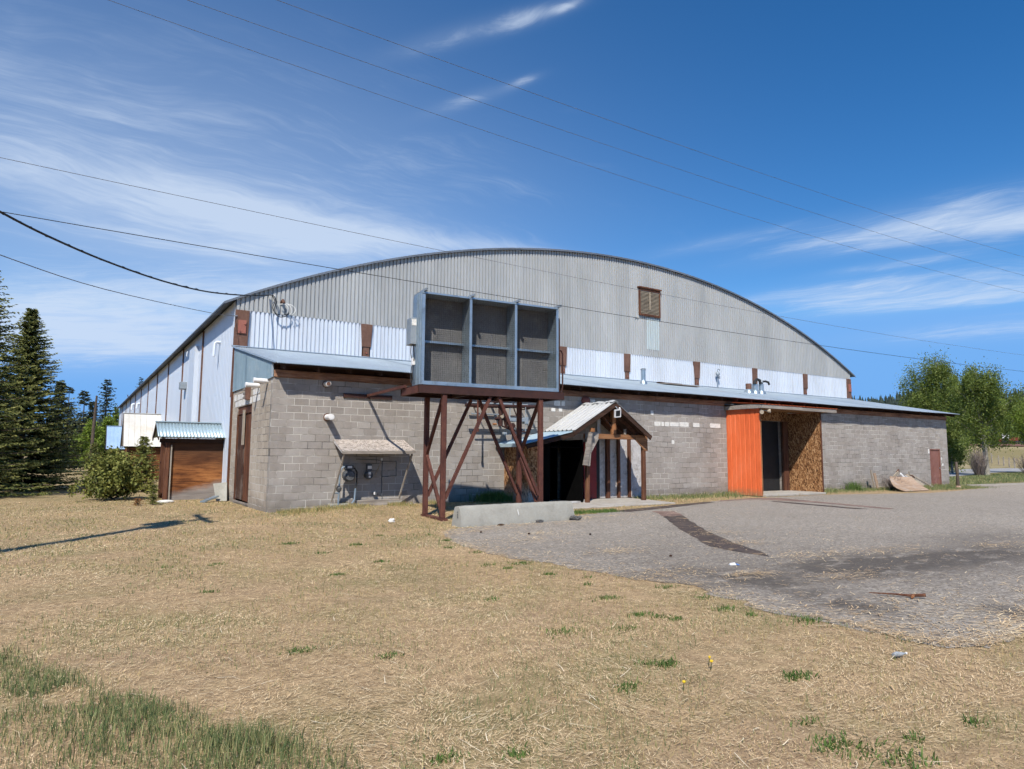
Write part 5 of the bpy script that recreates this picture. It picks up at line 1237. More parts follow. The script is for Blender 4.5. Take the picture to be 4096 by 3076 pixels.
for k, (x, y) in enumerate(((2.6, -6.9), (3.3, -7.6), (4.3, -8.3), (3.55, -11.2))):
    mb = MB(); lump(mb, (x, y, .03), (.028, .025, .022), 30+k)
    tag(mb.build('pine_cone', M['wood_dark']), ['pine cone on the asphalt nearest the barrier', 'pine cone on the asphalt second from the barrier', 'pine cone in the middle of the asphalt', 'pine cone on the asphalt nearest the wrapper'][k], 'pine cone', 'pine cones on the asphalt')
M['yellow'] = mat_mottle('dandelion_yellow', (.75, .48, .02), (.85, .60, .04), scale=40, fine=90, rough=.7, bump=0)
for k, (x, y, lab) in enumerate(((-.34, -15.38, 'larger of the two side-by-side dandelions in the dry grass'), (-.27, -15.30, 'smaller of the two side-by-side dandelions in the dry grass'), (-.87, -15.6, 'single dandelion apart in the dry grass'))):
    t = thing('dandelion', lab, 'flower', (x, y, 0), group='dandelions')
    s = (.014, .010, .012)[k]
    MB().tube([(x, y, 0), (x+.01, y, .06)], .003, 5).build('stalk', M['spruce_young'], t)
    MB().lathe((x+.01, y, .06), [(.004, -.006), (s, .004), (s*.9, .012), (.003, .014)], 10).build('flower_head', M['yellow'], t, smooth=True)

# ------------------------------------------------------------------ trees
def leaves(P, Dv, L, W, r):
    """diamond leaf faces from points P along unit dirs Dv"""
    n = len(P); a = r.normal(size=(n, 3)); sd = np.cross(Dv, a); sd /= np.linalg.norm(sd, axis=1)[:, None]+1e-9
    L = np.broadcast_to(L, n)[:, None]; W = np.broadcast_to(W, n)[:, None]
    V = np.stack([P, P+Dv*L*.5+sd*W*.5, P+Dv*L, P+Dv*L*.5-sd*W*.5], 1).reshape(-1, 3)
    return V, np.arange(4*n).reshape(n, 4)
def spruce(name, label, cat, x, y, h, r, seed, mat='spruce', nb=420, sp=.2, base=.03, group=None, step=.11, droop=.3, gap=0., z0=None, power=.8, trunkr=None):
    R = np.random.default_rng(seed); z0 = float(gh(x, y)) if z0 is None else z0
    root = thing(name, label, cat, (x, y, z0), group=group)
    tr = trunkr or h*.014+.01
    lx, ly = R.normal(0, .012*h, 2)
    MB().tube([(x, y, z0-.15), (x+lx*.3, y+ly*.3, z0+h*.4), (x+lx*.8, y+ly*.8, z0+h*.8), (x+lx, y+ly, z0+h*.985)], [tr*1.2, tr*.8, tr*.35, .006+h*.0008], 8).build('trunk', M['bark'], root, smooth=True)
    Ps, Ds, Ls, At = [], [], [], []
    stems = MB()
    for b in range(nb):
        t = base + (1-base-.015)*(b/nb)**1.0 + R.uniform(-.01, .01)
        t = min(max(t, base), .985)
        if gap and vn(t*9+seed) < gap: continue
        L = r*((1-t)**power)*R.uniform(.42, 1.15) + .015*h*(1-t)+.05
        az = b*2.39996 + R.uniform(-.5, .5)
        fx, fy = math.cos(az), math.sin(az)
        dr = droop*R.uniform(.6, 1.3)*(1-t*.9); 
        m = max(3, int(L/step)); s = np.linspace(.12, 1, m)
        zz = z0 + t*h + L*(-dr*s*1.5 + dr*1.15*s**2 + (.25*t)*s)
        px = x + lx*t + fx*L*s; py = y + ly*t + fy*L*s
        Pb = np.stack([px, py, zz], 1)
        f = np.array([fx, fy, 0]); sdv = np.array([-fy, fx, 0])
        if b % 3 == 0 and L > .3: stems.tube([tuple(Pb[0]), tuple(Pb[m//2]), tuple(Pb[-1])], [.012+.006*L, .008+.003*L, .004], 4, False)
        for sgn in (-1, 1, 0, -.6, .6):
            j = R.uniform(-.25, .25, (m, 3)); k = .5 if sgn else 1
            d = f*(.55 if sgn else 1.) + sdv*sgn*.85 + np.array([0, 0, -.12]) + j
            d /= np.linalg.norm(d, axis=1)[:, None]
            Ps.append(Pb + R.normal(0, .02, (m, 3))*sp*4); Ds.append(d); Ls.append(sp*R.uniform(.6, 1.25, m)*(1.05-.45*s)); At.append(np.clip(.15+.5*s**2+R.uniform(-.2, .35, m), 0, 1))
    P = np.concatenate(Ps); Dv = np.concatenate(Ds); L = np.concatenate(Ls); A = np.concatenate(At)
    V, F = leaves(P, Dv, L, L*.34, R)
    npmesh('foliage', V, None, F, M[mat], root, np.repeat(A, 4))
    if stems.v: stems.build('branches', M['bark'], root)
    return root
def vn(t): return (math.sin(t*1.7)+math.sin(t*3.1+1)+2)/4
def broadleaf(name, label, cat, x, y, h, r, seed, mat='poplar', nleaf=12000, ls=.2, base=.12, group=None, bark='bark_pale', trunkr=.16, top=1., z0=None, nl=46, shape=.55, minz=.0):
    R = np.random.default_rng(seed); z0 = float(gh(x, y)) if z0 is None else z0
    root = thing(name, label, cat, (x, y, z0), group=group)
    mb = MB(); lean = R.normal(0, .02*h, 2)
    mb.tube([(x, y, z0-.2), (x+lean[0]*.3, y+lean[1]*.3, z0+h*.35), (x+lean[0], y+lean[1], z0+h*.75), (x+lean[0], y+lean[1], z0+h*.95)], [trunkr*1.15, trunkr*.85, trunkr*.4, .03], 9)
    mb.build('trunk', M[bark], root, smooth=True)
    lb = MB(); C = []; Wt = []
    for i in range(nl):
        t = base + (.93-base)*((i+R.uniform(0, 1))/nl)
        prof = math.sin(math.pi*min(1, ((t-base*.6)/(1.03-base*.6)))**shape)
        L = r*max(.15, prof)*R.uniform(.65, 1.15); az = i*2.4 + R.uniform(-.6, .6); rise = R.uniform(.45, 1.25)*(1 if t > .3 else .35)
        p0 = np.array([x+lean[0]*t, y+lean[1]*t, z0+t*h*.92]); d = np.array([math.cos(az), math.sin(az), rise])
        p1 = p0 + d*L*.55; p2 = p0 + np.array([math.cos(az), math.sin(az), rise*.75+.12])*L
        lb.tube([tuple(p0), tuple(p1), tuple(p2)], [trunkr*.3*(1-t)+.02, .02, .008], 5, False)
        for s in np.linspace(.25, 1.05, 6):
            c = p0*(1-s) + p2*s + R.normal(0, .10*r, 3); C.append(c); Wt.append(R.uniform(.3, 1.4)*(.5+s))
    lb.build('limbs', M[bark], root)
    C = np.array(C); Wt = np.array(Wt); Wt /= Wt.sum()
    k = R.choice(len(C), nleaf, p=Wt); sig = r*.085*(.6+R.random(len(C)))[k][:, None]
    P = C[k] + R.normal(size=(nleaf, 3))*sig*np.array([.85, .85, 1.5])
    kk = P[:, 2] > z0+.1+minz*h*(.85+.3*R.random(nleaf)); P = P[kk]; k = k[kk]; nleaf = len(P)
    Dv = R.normal(size=(nleaf, 3)); Dv[:, 2] -= .3; Dv /= np.linalg.norm(Dv, axis=1)[:, None]
    L = ls*R.uniform(.6, 1.25, nleaf)
    V, F = leaves(P, Dv, L, L*.75, R)
    cl = R.random(len(C))[k]; A = np.clip(.55*cl + .45*R.random(nleaf), 0, 1)
    npmesh('foliage', V, None, F, M[mat], root, np.repeat(A, 4))
    return root
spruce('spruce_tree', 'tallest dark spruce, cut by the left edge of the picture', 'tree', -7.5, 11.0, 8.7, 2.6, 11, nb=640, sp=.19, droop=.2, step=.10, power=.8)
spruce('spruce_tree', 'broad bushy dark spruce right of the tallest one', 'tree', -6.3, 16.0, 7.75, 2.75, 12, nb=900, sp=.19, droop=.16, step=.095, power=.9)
spruce('spruce_tree', 'dark spruce peeping out behind the broad bushy one', 'tree', -5.75, 45, 7.2, 1.9, 13, 'spruce_far', nb=260, sp=.34, step=.2)
BG = [(-5.1, 70, 8.8, 1.7, 'thin dark conifer, leftmost of the row behind the bright green trees'), (-3.6, 75, 9.0, 1.9, 'ragged gappy conifer second from left in the far row'), (-2.9, 72, 7.4, 1.1, 'short slender conifer beside the bare pole'), (-1.35, 80, 10.8, 2.6, 'wide-topped conifer standing highest of the far row'), (6.9, 150, 18.2, 2.6, 'conifer top showing above the long eave of the hall')]
for k, (x, y, h, r, lab) in enumerate(BG):
    spruce('conifer_tree', lab, 'tree', x, y, h, r, 40+k, 'spruce_far', nb=170, sp=.42, step=.26, gap=.36 if k in (0, 1) else .2, group='far conifers on the left', power=.6, droop=.45)
for k, (x, y, h, r, lab) in enumerate(((-6.6, 88, 6.5, 2.4, 'low dark conifer low behind the broad spruce'), (-4.6, 96, 6.0, 2.2, 'low dark conifer in the gap left of the bare pole'))):
    spruce('conifer_tree', lab, 'tree', x, y, h, r, 60+k, 'spruce_far', nb=150, sp=.5, step=.3, group='far conifers on the left')
MB_ = MB(); MB_.tube([(4.5, 140, 0), (4.55, 140, 12), (4.2, 140, 13.3)], [.3, .2, .05], 6); MB_.tube([(4.5, 140, 12.2), (5.6, 140, 11.6)], .09, 5)
t = MB_.build('dead_snag', M['bark'], smooth=True); tag(t, 'bare dead snag just showing over the far end of the hall roof', 'tree')
for k, (x, y, h, r, lab) in enumerate(((-2.9, 64, 4.9, 1.35, 'bright green leafy tree behind the bare pole'), (-1.5, 66, 5.8, 1.3, 'bright green leafy tree nearest the far blue shed'), (-3.75, 63, 3.4, 1.1, 'low bright green leafy tree left of the bare pole'), (1.2, 104, 9.4, 1.4, 'pale green leafy tree half hidden by the far end of the hall'))):
    broadleaf('leafy_tree', lab, 'tree', x, y, h, r, 70+k, 'poplar_light', 7000, .17, .03, group='bright leafy trees on the left', bark='bark', trunkr=.09, nl=26)
t = thing('bare_pole', 'thin bare dark pole standing among the trees on the left', 'pole', (-3.09, 52, 0))
MB().tube([(-3.09, 52, 0), (-3.07, 52, 3.5), (-2.98, 52, 6.6)], [.15, .13, .08], 8).build('shaft', M['bark'], t, smooth=True)
spruce('young_spruce', 'small dark spruce at the foot of the bare pole', 'tree', -3.3, 34.5, 2.2, .95, 81, 'spruce', nb=150, sp=.16, step=.1)
broadleaf('spruce_bush', 'wide round young spruce bush before the middle shed', 'bush', -3.3, 7.5, 1.5, .92, 82, 'spruce_young', 11000, .10, .02, bark='bark', trunkr=.03, nl=60, shape=.35)
spruce('young_spruce', 'pointed young spruce between the bush and the near shed', 'tree', -2.0, 12.6, 2.25, .85, 83, 'spruce_young', nb=230, sp=.13, step=.07, droop=.05, power=.75)
spruce('spruce_seedling', 'tiny spruce seedling at the foot of the near shed post', 'tree', -2.33, 4.5, .62, .22, 84, 'spruce_young', nb=70, sp=.06, step=.03, droop=-.2)
spruce('dead_seedling', 'rust-brown dead seedling low in the grass by the tiny spruce', 'plant', -2.75, 4.4, .22, .22, 85, 'dead_twig', nb=26, sp=.06, step=.04, droop=-.1)
def twigs(name, label, x, y, h, r, seed, mat, n=240, wd=.012, z0=None, group=None):
    R = np.random.default_rng(seed); z0 = float(gh(x, y)) if z0 is None else z0
    V = []; F = []; A = []
    for i in range(n):
        az = R.uniform(0, 6.283); rr_ = r*math.sqrt(R.random()); p = np.array([x+rr_*.35*math.cos(az), y+rr_*.35*math.sin(az), z0])
        q = np.array([x+rr_*math.cos(az)+R.normal(0, .1*r), y+rr_*math.sin(az)+R.normal(0, .1*r), z0+h*R.uniform(.4, 1)])
        m = (p+q)/2 + R.normal(0, .07*r, 3); s = np.array([math.sin(az), -math.cos(az), 0])*wd
        b = len(V); V += [p-s, p+s, m-s*.7, m+s*.7, q-s*.25, q+s*.25]; F += [(b, b+1, b+3, b+2), (b+2, b+3, b+5, b+4)]; A += [R.random()]*6
        for _ in range(3):
            u = R.uniform(.3, 1); c = m*(1-u)+q*u; e = c + R.normal(0, .13*r, 3) + np.array([0, 0, .1*h]); b = len(V)
            V += [c-s*.5, c+s*.5, e+s*.2, e-s*.2]; F += [(b, b+1, b+2, b+3)]; A += [R.random()]*4
    return tag(npmesh(name, np.array(V), None, np.array(F), M[mat], None, A), label, 'bush', group)
twigs('bare_bush', 'grey leafless bush at the foot of the pale aspen trunk', 62.2, 9.1, 2.3, .95, 5, 'twig', 240, .02)
twigs('dead_weeds', 'brown dead weed tangle behind the bowed plywood', 29.2, -1.05, .62, .7, 6, 'twig', 150, .012)
twigs('dead_weeds', 'rusty bare twigs sprouting behind the round spruce bush', -2.95, 21, 1.25, .9, 8, 'dead_twig', 36, .012)
twigs('dead_weeds', 'low bare scrub at the right edge beyond the drive', 71.5, 8.6, 2.0, 1.6, 9, 'twig', 150, .03)
# aspens on the right
broadleaf('aspen_tree', 'tall leafy tree just behind the far corner of the block wall', 'tree', 74.5, 18.2, 12.6, 4.0, 101, nleaf=44000, ls=.15, base=.05, trunkr=.2, group='leafy trees on the right')
broadleaf('aspen_tree', 'leafy aspen with a pale visible trunk beside the bare bush', 'tree', 64.2, 9.3, 10.0, 2.9, 102, nleaf=32000, ls=.135, base=.24, minz=.22, trunkr=.2, group='leafy trees on the right')
broadleaf('aspen_tree', 'lower lighter green tree at the right edge of the picture', 'tree', 79.5, 11.0, 7.2, 3.3, 103, 'poplar_light', nleaf=20000, ls=.16, base=.42, minz=.42, trunkr=.14, group='leafy trees on the right')
broadleaf('aspen_tree', 'lower leafy tree left of the tall one, half behind the lean-to roof', 'tree', 79, 21.6, 9.4, 3.0, 104, nleaf=18000, ls=.17, base=.05, trunkr=.15, group='leafy trees on the right')
broadleaf('aspen_tree', 'small leafy tree filling the gap by the end of the block wall', 'tree', 70, 14.8, 6.2, 2.3, 105, nleaf=16000, ls=.14, base=.1, minz=.12, trunkr=.1, group='leafy trees on the right', nl=34)
for k in range(9):
    a = rad(67.4 + k*1.8); d = 232 + (k*37) % 30
    x, y = CAM.x+math.sin(a)*d, CAM.y+math.cos(a)*d
    broadleaf('field_tree', 'round green tree in the line behind the ploughed rise', 'tree', x, y, 11+(k*5) % 4, 6.0, 120+k, 'poplar' if k % 3 else 'poplar_light', 6500, .55, .02, group='trees lining the back of the field', bark='bark', trunkr=.2, nl=20)
# far conifer wood on the hill: one mass
R = np.random.default_rng(99); n = 7600
a = np.radians(R.uniform(-12, 76, n)); d = 300 + 420*R.random(n)**.75
x = CAM.x+np.sin(a)*d; y = CAM.y+np.cos(a)*d; z = hill_z(x, y) - 4 + 6*sstep(0, 1, (x-200)/200)
hh = R.uniform(4.5, 9.5, n); wd_ = hh*R.uniform(.16, .26, n)
V = []; F3 = []
ang = np.linspace(0, 2*np.pi, 6)[:-1]
ring = np.stack([np.cos(ang), np.sin(ang), 0*ang], 1)
for (zb_, zt_, ws) in ((.05, .6, 1.), (.35, .82, .75), (.62, 1.0, .5)):
    B_ = np.stack([x, y, z+hh*zb_], 1)[:, None, :] + ring[None]*(wd_*ws)[:, None, None]*R.uniform(.6, 1.2, (n, 5, 1))
    T_ = np.stack([x, y, z+hh*zt_], 1)[:, None, :]
    off = sum(len(v) for v in V); V.append(np.concatenate([B_, T_], 1).reshape(-1, 3))
    bi = off + np.arange(n)[:, None]*6
    for k in range(5): F3.append(np.concatenate([bi+k, bi+(k+1) % 5, bi+5], 1))
V = np.concatenate(V); F3 = np.concatenate(F3)
tag(npmesh('distant_conifer_wood', V, F3, None, M['far_wood'], None, np.tile(np.repeat(R.random(n), 6), 3)), 'dark conifer wood covering the distant hill', 'wood', kind='stuff')

# ------------------------------------------------------------------ far fence, tractor, parked trailer
def post(x, y, lab):
    z = float(gh(x, y)); tag(MB().tube([(x, y, z-.1), (x, y, z+1.6)], [.12, .10], 6).build('fence_post', M['wood_grey_z'], smooth=True), lab, 'fence post', 'fence posts along the road')
FP = [(132.4, 36.6), (126.8, 33.3), (121.8, 30.6), (116.8, 27.9), (112.6, 25.6)]
for k, (x, y) in enumerate(FP): post(x, y, 'weathered fence post behind the pale road, %s' % ['nearest the aspen trunk', 'second from the aspen trunk', 'middle one of the row', 'second from the right edge', 'nearest the right edge'][k])
mb = MB()
for h_ in (.5, .9, 1.3): mb.tube([(x, y, float(gh(x, y))+h_) for x, y in FP], .012, 4)
tag(mb.build('fence_wire', M['wire']), 'thin fence wires strung between the posts behind the road', 'wire')
tx, ty = 203.5, 61; tz = float(gh(tx, ty))+.08
tr = thing('tractor', 'small red tractor with a white cab on the ploughed rise', 'tractor', (tx, ty, tz), -.4)
TX = Matrix.Translation((tx, ty, tz)) @ Matrix.Rotation(-1.1, 4, 'Z')
M['tractor_red'] = mat_mottle('tractor_red', (.20, .03, .022), (.27, .045, .033), scale=2, fine=9, rough=.5, bump=0)
MB(TX).box(-.1, 2.2, -.45, .45, .85, 1.65).build('bonnet', M['tractor_red'], tr, bevel=.06)
MB(TX).box(-1.6, -.12, -.75, .75, 1.1, 2.7).build('cab', M['white_plastic'], tr, bevel=.06)
MB(TX).box(-2.3, -1.65, -.6, .6, .6, 1.2).build('implement', M['tractor_red'], tr, bevel=.05)
for (wx, wy, wr) in ((-1.0, -.85, .85), (-1.0, .85, .85), (1.6, -.7, .5), (1.6, .7, .5)):
    MB(TX).lathe((wx, wy-.15, wr), [(wr*.5, 0), (wr, .03), (wr, .27), (wr*.5, .3)], 16, 'y').build('wheel', M['rubber'], tr, smooth=True)
tt = thing('parked_trailer', 'pale flat trailer far off between the trees on the left', 'trailer', (-3.6, 120, 0))
MB().box(-5.2, -2.2, 119.5, 121, .9, 1.7).build('deck', M['white_paint'], tt, bevel=.05)
MB().box(-3.9, -3.4, 119.6, 120.4, 1.71, 2.6).build('crate', M['white_plastic'], tt, bevel=.04)
for x in (-4.5, -2.9): MB().lathe((x, 119.35, .45), [(.45, 0), (.45, .2)], 12, 'y').build('wheel', M['rubber'], tt)

# ------------------------------------------------------------------ grass
M['straw'] = mat_leaf('straw_blades', [(.36, .235, .12), (.66, .455, .25), (.87, .64, .375), (.97, .80, .52)], .55, .8, .1)
M['stem'] = mat_leaf('pale_stems', [(.55, .42, .25), (.85, .70, .46), (.95, .86, .66)], 1.2, .7, .1)
M['stubble'] = mat_leaf('olive_stubble', [(.55, .38, .19), (.50, .385, .18), (.30, .285, .11), (.18, .21, .07)], .8, .8, .2)
M['green'] = mat_leaf('green_blades', [(.075, .115, .045), (.14, .19, .07), (.23, .26, .105), (.46, .40, .20)], 1.5, .6, .25)
M['weed'] = mat_leaf('weed_leaves', [(.05, .10, .022), (.095, .165, .038), (.15, .22, .055)], 1.5, .6, .25)
def blades(name, x, y, z, h, w, bend, mat, label, cat, seed, lying=False):
    R = np.random.default_rng(seed); n = len(x); az = R.uniform(0, 2*np.pi, n)
    if lying: az = np.where(R.random(n) < .55, 9*vnoise(x, y, 1.1, 91) + R.normal(0, .45, n), az)
    fa = R.uniform(0, 2*np.pi, n)
    d = np.stack([np.cos(az), np.sin(az), 0*az], 1); s = np.stack([np.cos(fa), np.sin(fa), 0*fa], 1)*(w/2)[:, None]
    if lying: s = np.stack([-np.sin(az), np.cos(az), 0*az], 1)*(w/2)[:, None]
    p = np.stack([x, y, z], 1); u = np.array([0, 0, 1.])
    m = p + d*(h*bend*.35)[:, None] + u*(h*np.sqrt(np.clip(1-(bend*.7)**2, .01, 1))*.55)[:, None]
    t = p + d*(h*bend)[:, None] + u*(h*np.sqrt(np.clip(1-bend**2, .004, 1)))[:, None]
    if lying:
        b2 = d + np.stack([-np.sin(az), np.cos(az), 0*az], 1)*R.normal(0, .25, n)[:, None]
        m = p + d*(h*.5)[:, None] + u*(h*R.uniform(0, .10, n))[:, None]; t = p + b2*h[:, None] + u*(h*np.abs(R.normal(0, .12, n))*(1-bend)*12)[:, None]
    V = np.stack([p-s, p+s, m-s*.75, m+s*.75, t], 1).reshape(-1, 3)
    i = np.arange(n)[:, None]*5
    F4 = np.concatenate([i, i+1, i+3, i+2], 1); F3 = np.concatenate([i+2, i+3, i+4], 1)
    return tag(npmesh(name, V, F3, F4, M[mat], None, np.repeat(R.random(n), 5)), label, cat, kind='stuff')
def view_pts(n, d0, d1, p, seed, spread=53):
    R = np.random.default_rng(seed); e = 1-p
    d = (d0**e + R.random(n)*(d1**e-d0**e))**(1/e); a = _y + np.radians(R.uniform(-spread, spread, n))
    return CAM.x + np.sin(a)*d, CAM.y + np.cos(a)*d, d, R
def lawn(x, y): return ~inside(x, y, ASPH) & ~((x > -.05) & (y > -.02)) & ~inside(x, y, [(7.5, 0), (7.5, -1.5), (8, -2.9), (12.5, -2.7), (12.8, 0)]) & ~((x > -2.1) & (y > 6.2))
# matted straw
x, y, d, R = view_pts(430000, 2.4, 27, .3, 1); k = lawn(x, y) & ((vnoise(x, y, .9, 17)*.55+vnoise(x, y, .28, 18)*.45 > .33) | (R.random(len(x)) < .3)); x, y, d = x[k], y[k], d[k]; n = len(x)
blades('matted_straw', x, y, gh(x, y)+.004+.012*R.random(n), R.gamma(2.4, .0115, n)*np.clip(.85+d/24, .9, 1.6)+.012, R.uniform(.0024, .0048, n)*np.clip(d/6.5, .8, 2.4), R.uniform(.80, 1, n), 'straw', 'matted pale straw lying over the lawn', 'straw', 21, True)
x, y, d, R = view_pts(1100, 2.4, 20, .3, 19); k = lawn(x, y); x, y = x[k], y[k]; n = len(x)
blades('long_stems', x, y, gh(x, y)+.012+.01*R.random(n), R.uniform(.08, .26, n), R.uniform(.003, .006, n), R.uniform(.93, 1, n), 'stem', 'long pale dead stems lying on the lawn', 'straw', 34, True)
# upright stubble
x, y, d, R = view_pts(75000, 2.5, 27, .35, 2); k = lawn(x, y) & (vnoise(x, y, 1.3, 31)+.35*vnoise(x, y, .4, 32) > .45); x, y, d = x[k], y[k], d[k]; n = len(x)
blades('short_stubble', x, y, gh(x, y), R.uniform(.015, .055, n)*np.clip(.9+d/30, .9, 1.5), R.uniform(.003, .005, n)*np.clip(d/6, .8, 3), R.uniform(.1, .75, n), 'stubble', 'short upright tan and olive stubble in the lawn', 'grass', 22)
# green tufts where the photo has them
T = [(-1.17,-6.73,3),(-1.44,-10.03,2),(.65,-6.29,2),(-.5,-9.23,3),(1.55,-6.67,2),(1.05,-8.48,2),(.74,-10.36,2),(.78,-10.76,2),(1.0,-11.47,2),(1.3,-11.91,2),(-.49,-12.41,3),(.4,-13.83,3),(-.09,-14.16,2),(-.65,-13.97,3),(.54,-13.98,2),(.59,-14.13,2),(.67,-13.03,3),(.99,-12.28,2),(-.54,-15.11,3),(-.65,-15.0,2),(.1,-15.81,4),(1.70,-14.84,4),(1.4,-14.39,2),(-1.13,-15.33,3),(-.72,-16.81,4),(-.67,-17.0,4),(-.79,-16.65,3),(1.6,-13.56,2),(-2.29,-13.88,2),(-2.63,-8.38,2),(-2.71,-15.64,3),(-2.36,-15.79,2),(-3.04,-10.4,2),(-3.29,-8.24,2),(-.63,-16.37,2),(-.34,-16.85,2),(.2,-16.93,2),(-2.83,-13.32,2),(1.7,-12.9,3),(1.35,-14.1,3),(1.2,-9.2,3),(1.45,-7.6,3),(1.2,-10.5,3),(-.2,-7.4,3),(-1.0,-8.0,2)]
gx_, gy_, gh_, gw_ = [], [], [], []
R = np.random.default_rng(5)
for (tx_, ty_, c) in T:
    m = int(38*c*R.uniform(.5, 1.4)); s = (.02+.012*c)*R.uniform(.7, 1.3)
    gx_.append(tx_+R.normal(0, s*1.3, m)); gy_.append(ty_+R.normal(0, s*.8, m)); gh_.append(R.uniform(.012, .035+.009*c, m)); gw_.append(R.uniform(.006, .012, m))
X_, Y_, H_, W_ = map(np.concatenate, (gx_, gy_, gh_, gw_)); k = lawn(X_, Y_)
blades('weed_tufts', X_[k], Y_[k], gh(X_[k], Y_[k]), H_[k], W_[k], R.uniform(.2, .95, k.sum()), 'weed', 'small dark green weed tufts dotted over the dry lawn', 'weeds', 23)
# thin greenish patches
x, y, d, R = view_pts(95000, 2.5, 27, .3, 6); k = lawn(x, y) & (vnoise(x, y, 1.1, 41)*.6+vnoise(x, y, .35, 42)*.4 > .53+.16*R.random(len(x))); x, y, d = x[k], y[k], d[k]; n = len(x)
blades('thin_green_grass', x, y, gh(x, y), R.uniform(.02, .065, n), R.uniform(.003, .006, n)*np.clip(d/7, .8, 2.5), R.uniform(.1, .7, n), 'green', 'thin patches of short green grass in the lawn', 'grass', 24)
# taller green grass along the left foreground, near the camera
PLX = np.array([-5.6,-5.2,-4.9,-4.73,-4.41,-4.14,-3.86,-3.58,-3.34,-2.85]); PLY = np.array([-10.8,-11.3,-11.7,-12.25,-13.05,-13.5,-14.05,-14.6,-15.05,-15.7])
R = np.random.default_rng(8); n = 21000
u = R.random(n)**1.1*(len(PLX)-1); i = u.astype(int); f = u-i
dn = np.abs(R.normal(0, 1, n)); far_ = R.random(n) < .35
dn = np.where(far_, R.random(n)*4.2, dn)*(.32+.35*vnoise(u*2, u*0, 1.0, 55))
x = PLX[i]*(1-f)+PLX[i+1]*f - dn*.75 + R.normal(0, .05, n); y = PLY[i]*(1-f)+PLY[i+1]*f - dn*.6 + R.normal(0, .08, n)
k = (vnoise(x, y, .5, 51)*.6+vnoise(x, y, .17, 52)*.4 > .27+.16*R.random(n)); x, y = x[k], y[k]; n = len(x)
blades('tall_green_grass', x, y, gh(x, y), R.uniform(.03, .12, n)*(.55+.8*vnoise(x, y, .6, 53)), R.uniform(.003, .006, n), R.uniform(.05, .6, n), 'green', 'taller green grass in the left foreground', 'grass', 25)
# grass along the foot of the walls and the barrier
R = np.random.default_rng(9); n = 15000
x = R.uniform(12.9, 37.5, n); y = -np.abs(R.normal(0, .75, n))-.02
k = ~inside(x, y, ASPH) & ~((x > 18.3) & (x < 22.6) & (y > -1.75)) & (R.random(n) < .25+.75*vnoise(x, y, .8, 61)); x, y = x[k], y[k]; n = len(x)
blades('wall_foot_grass', x, y, gh(x, y), R.uniform(.04, .22, n)*(.4+vnoise(x, y, 1.1, 62)), R.uniform(.010, .02, n), R.uniform(.05, .6, n), 'green', 'scruffy grass along the foot of the block wall', 'grass', 26)
n = 9000; x = R.uniform(.2, 7.4, n); y = -np.abs(R.normal(0, .5, n))-.02; k = (vnoise(x, y, .6, 63) > .35); x, y = x[k], y[k]; n = len(x)
blades('wall_foot_straw', x, y, gh(x, y), R.uniform(.04, .16, n), R.uniform(.006, .012, n), R.uniform(.1, .8, n), 'stubble', 'dry stalks along the foot of the wall left of the porch', 'grass', 27)
n = 1500; x = np.concatenate([R.normal(6.8, .3, n), R.uniform(6.3, 8.7, n), R.normal(26.9, .3, 500)]); y = np.concatenate([-.3-np.abs(R.normal(0, .25, n)), R.normal(-4.15, .12, n)-.0*x[:n], R.normal(-.4, .15, 500)]); n = len(x)
hgt = np.concatenate([R.uniform(.12, .42, 1500), R.uniform(.04, .14, 1500), R.uniform(.2, .55, 500)])
blades('green_clumps', x, y, gh(x, y), hgt, R.uniform(.008, .016, n), R.uniform(.05, .55, n), 'weed', 'green grass clumps behind the barrier and by the slab', 'grass', 28)
R = np.random.default_rng(10); n = 4200; x = R.uniform(30.8, 36.8, n); y = -1.2 + R.normal(0, .7, n); k = ((y < -.05) & (y > -2.6)); x, y = x[k], y[k]; n = len(x)
blades('verge_grass', x, y, gh(x, y), R.uniform(.03, .12, n), R.uniform(.012, .025, n), R.uniform(.1, .6, n), 'green', 'green verge below the rust-coloured far door', 'grass', 29)
R = np.random.default_rng(13); n = 16000; x = R.uniform(38.5, 78, n); y = R.uniform(.6, 12, n); k = (y > .6+(x-46)*.06) & (y < 7.8+(x-55)*.18); x, y = x[k], y[k]; n = len(x)
blades('roadside_grass', x, y, gh(x, y), R.uniform(.04, .2, n), R.uniform(.02, .045, n), R.uniform(.1, .6, n), 'green', 'green roadside grass between the drive and the road', 'grass', 30)
def edge_dist(x, y):
    d = np.full(len(x), 9.)
    for (x1, y1), (x2, y2) in zip(ASPH[:23], ASPH[1:24]):
        ex, ey = x2-x1, y2-y1; u = np.clip(((x-x1)*ex+(y-y1)*ey)/(ex*ex+ey*ey), 0, 1); d = np.minimum(d, np.hypot(x-x1-u*ex, y-y1-u*ey))
    return d
R = np.random.default_rng(15); n = 60000
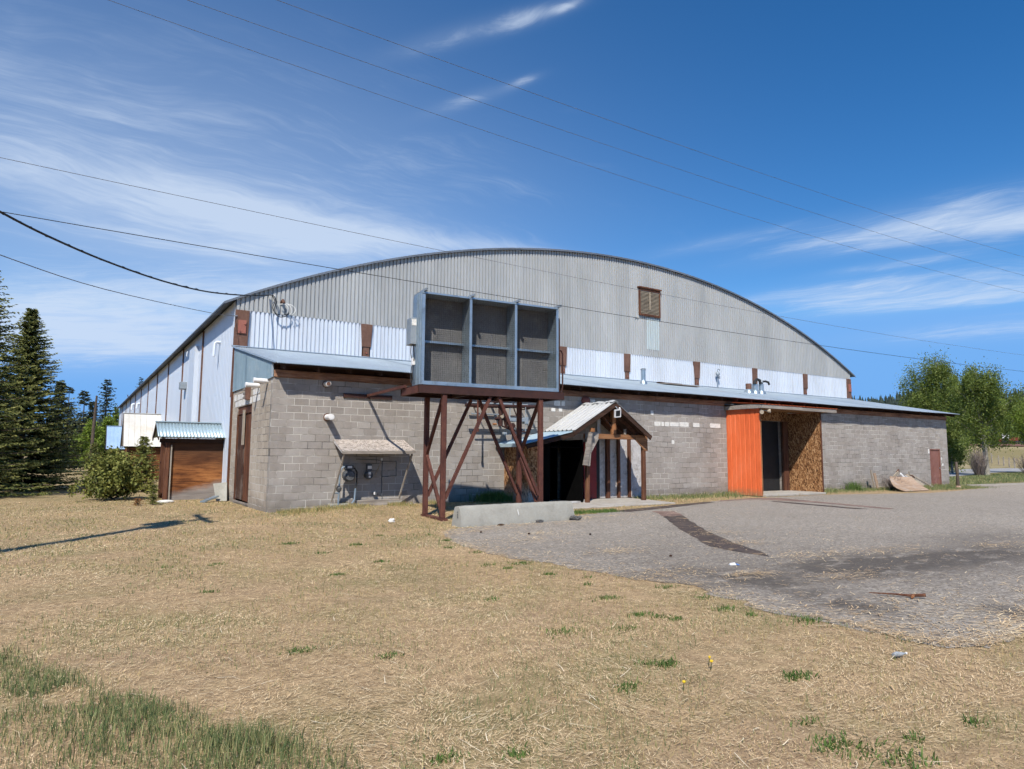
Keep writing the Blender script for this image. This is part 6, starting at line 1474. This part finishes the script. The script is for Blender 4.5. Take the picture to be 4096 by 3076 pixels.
x = np.concatenate([R.uniform(1.0, 3.6, n//2), R.uniform(1.5, 9, n//2)]); y = np.concatenate([R.uniform(-16.3, -5.8, n//2), R.uniform(-17, -15.2, n//2)])
e = edge_dist(x, y); k = inside(x, y, ASPH) & (R.random(n) < np.exp(-e/.16)*.9*(.25+vnoise(x, y, .5, 81)) + .10*np.exp(-e/.7)); x, y = x[k], y[k]; n = len(x)
blades('edge_straw', x, y, .008+.012*R.random(n), R.uniform(.05, .16, n), R.uniform(.004, .009, n), R.uniform(.9, 1, n), 'straw', 'straw creeping over the ragged edge of the asphalt', 'straw', 32, True)
SP = [(2.9,-6.35,.5,.15),(3.55,-7.55,.35,.25),(2.6,-8.3,.3,.2),(3.2,-10.3,.3,.12),(6.6,-5.2,.9,.12),(4.5,-5.95,1.0,.1),(2.5,-12.2,.25,.15),(5.6,-12.2,.5,.15),(7.6,-12.5,.5,.15),(4.4,-13.6,.3,.12),(9.8,-13.2,.4,.12),(3.2,-14.9,.5,.2),(4.6,-16.0,1.2,.15),(3.4,-12.9,.2,.1),(7.0,-9.3,.25,.2),(6.0,-10.6,.2,.15)]
x = np.concatenate([R.normal(a, c*1.3, int(110+220*c)) for a, b, c, d in SP]); y = np.concatenate([R.normal(b, d*1.4, int(110+220*c)) for a, b, c, d in SP]); n = len(x)
blades('straw_drifts', x, y, .011+.012*R.random(n), R.uniform(.05, .18, n), R.uniform(.005, .011, n), R.uniform(.9, 1, n), 'straw', 'small drifts of straw lying on the asphalt', 'straw', 33, True)
# straw blown over the asphalt, thicker along its edge
x, y, d, R = view_pts(22000, 3, 24, .3, 14); k = inside(x, y, ASPH); x, y = x[k], y[k]
pe = np.clip(1-np.abs(x-1.8)/1.0, 0, 1); k = R.random(len(x)) < .30+.6*(vnoise(x, y, .7, 71) > .66)+.25*pe+.25*(y < -14.8); x, y = x[k], y[k]; n = len(x)
blades('blown_straw', x, y, .009+.006*R.random(n), R.uniform(.05, .2, n), R.uniform(.004, .009, n), R.uniform(.97, 1, n), 'straw', 'loose straw blown over the asphalt', 'straw', 31, True)
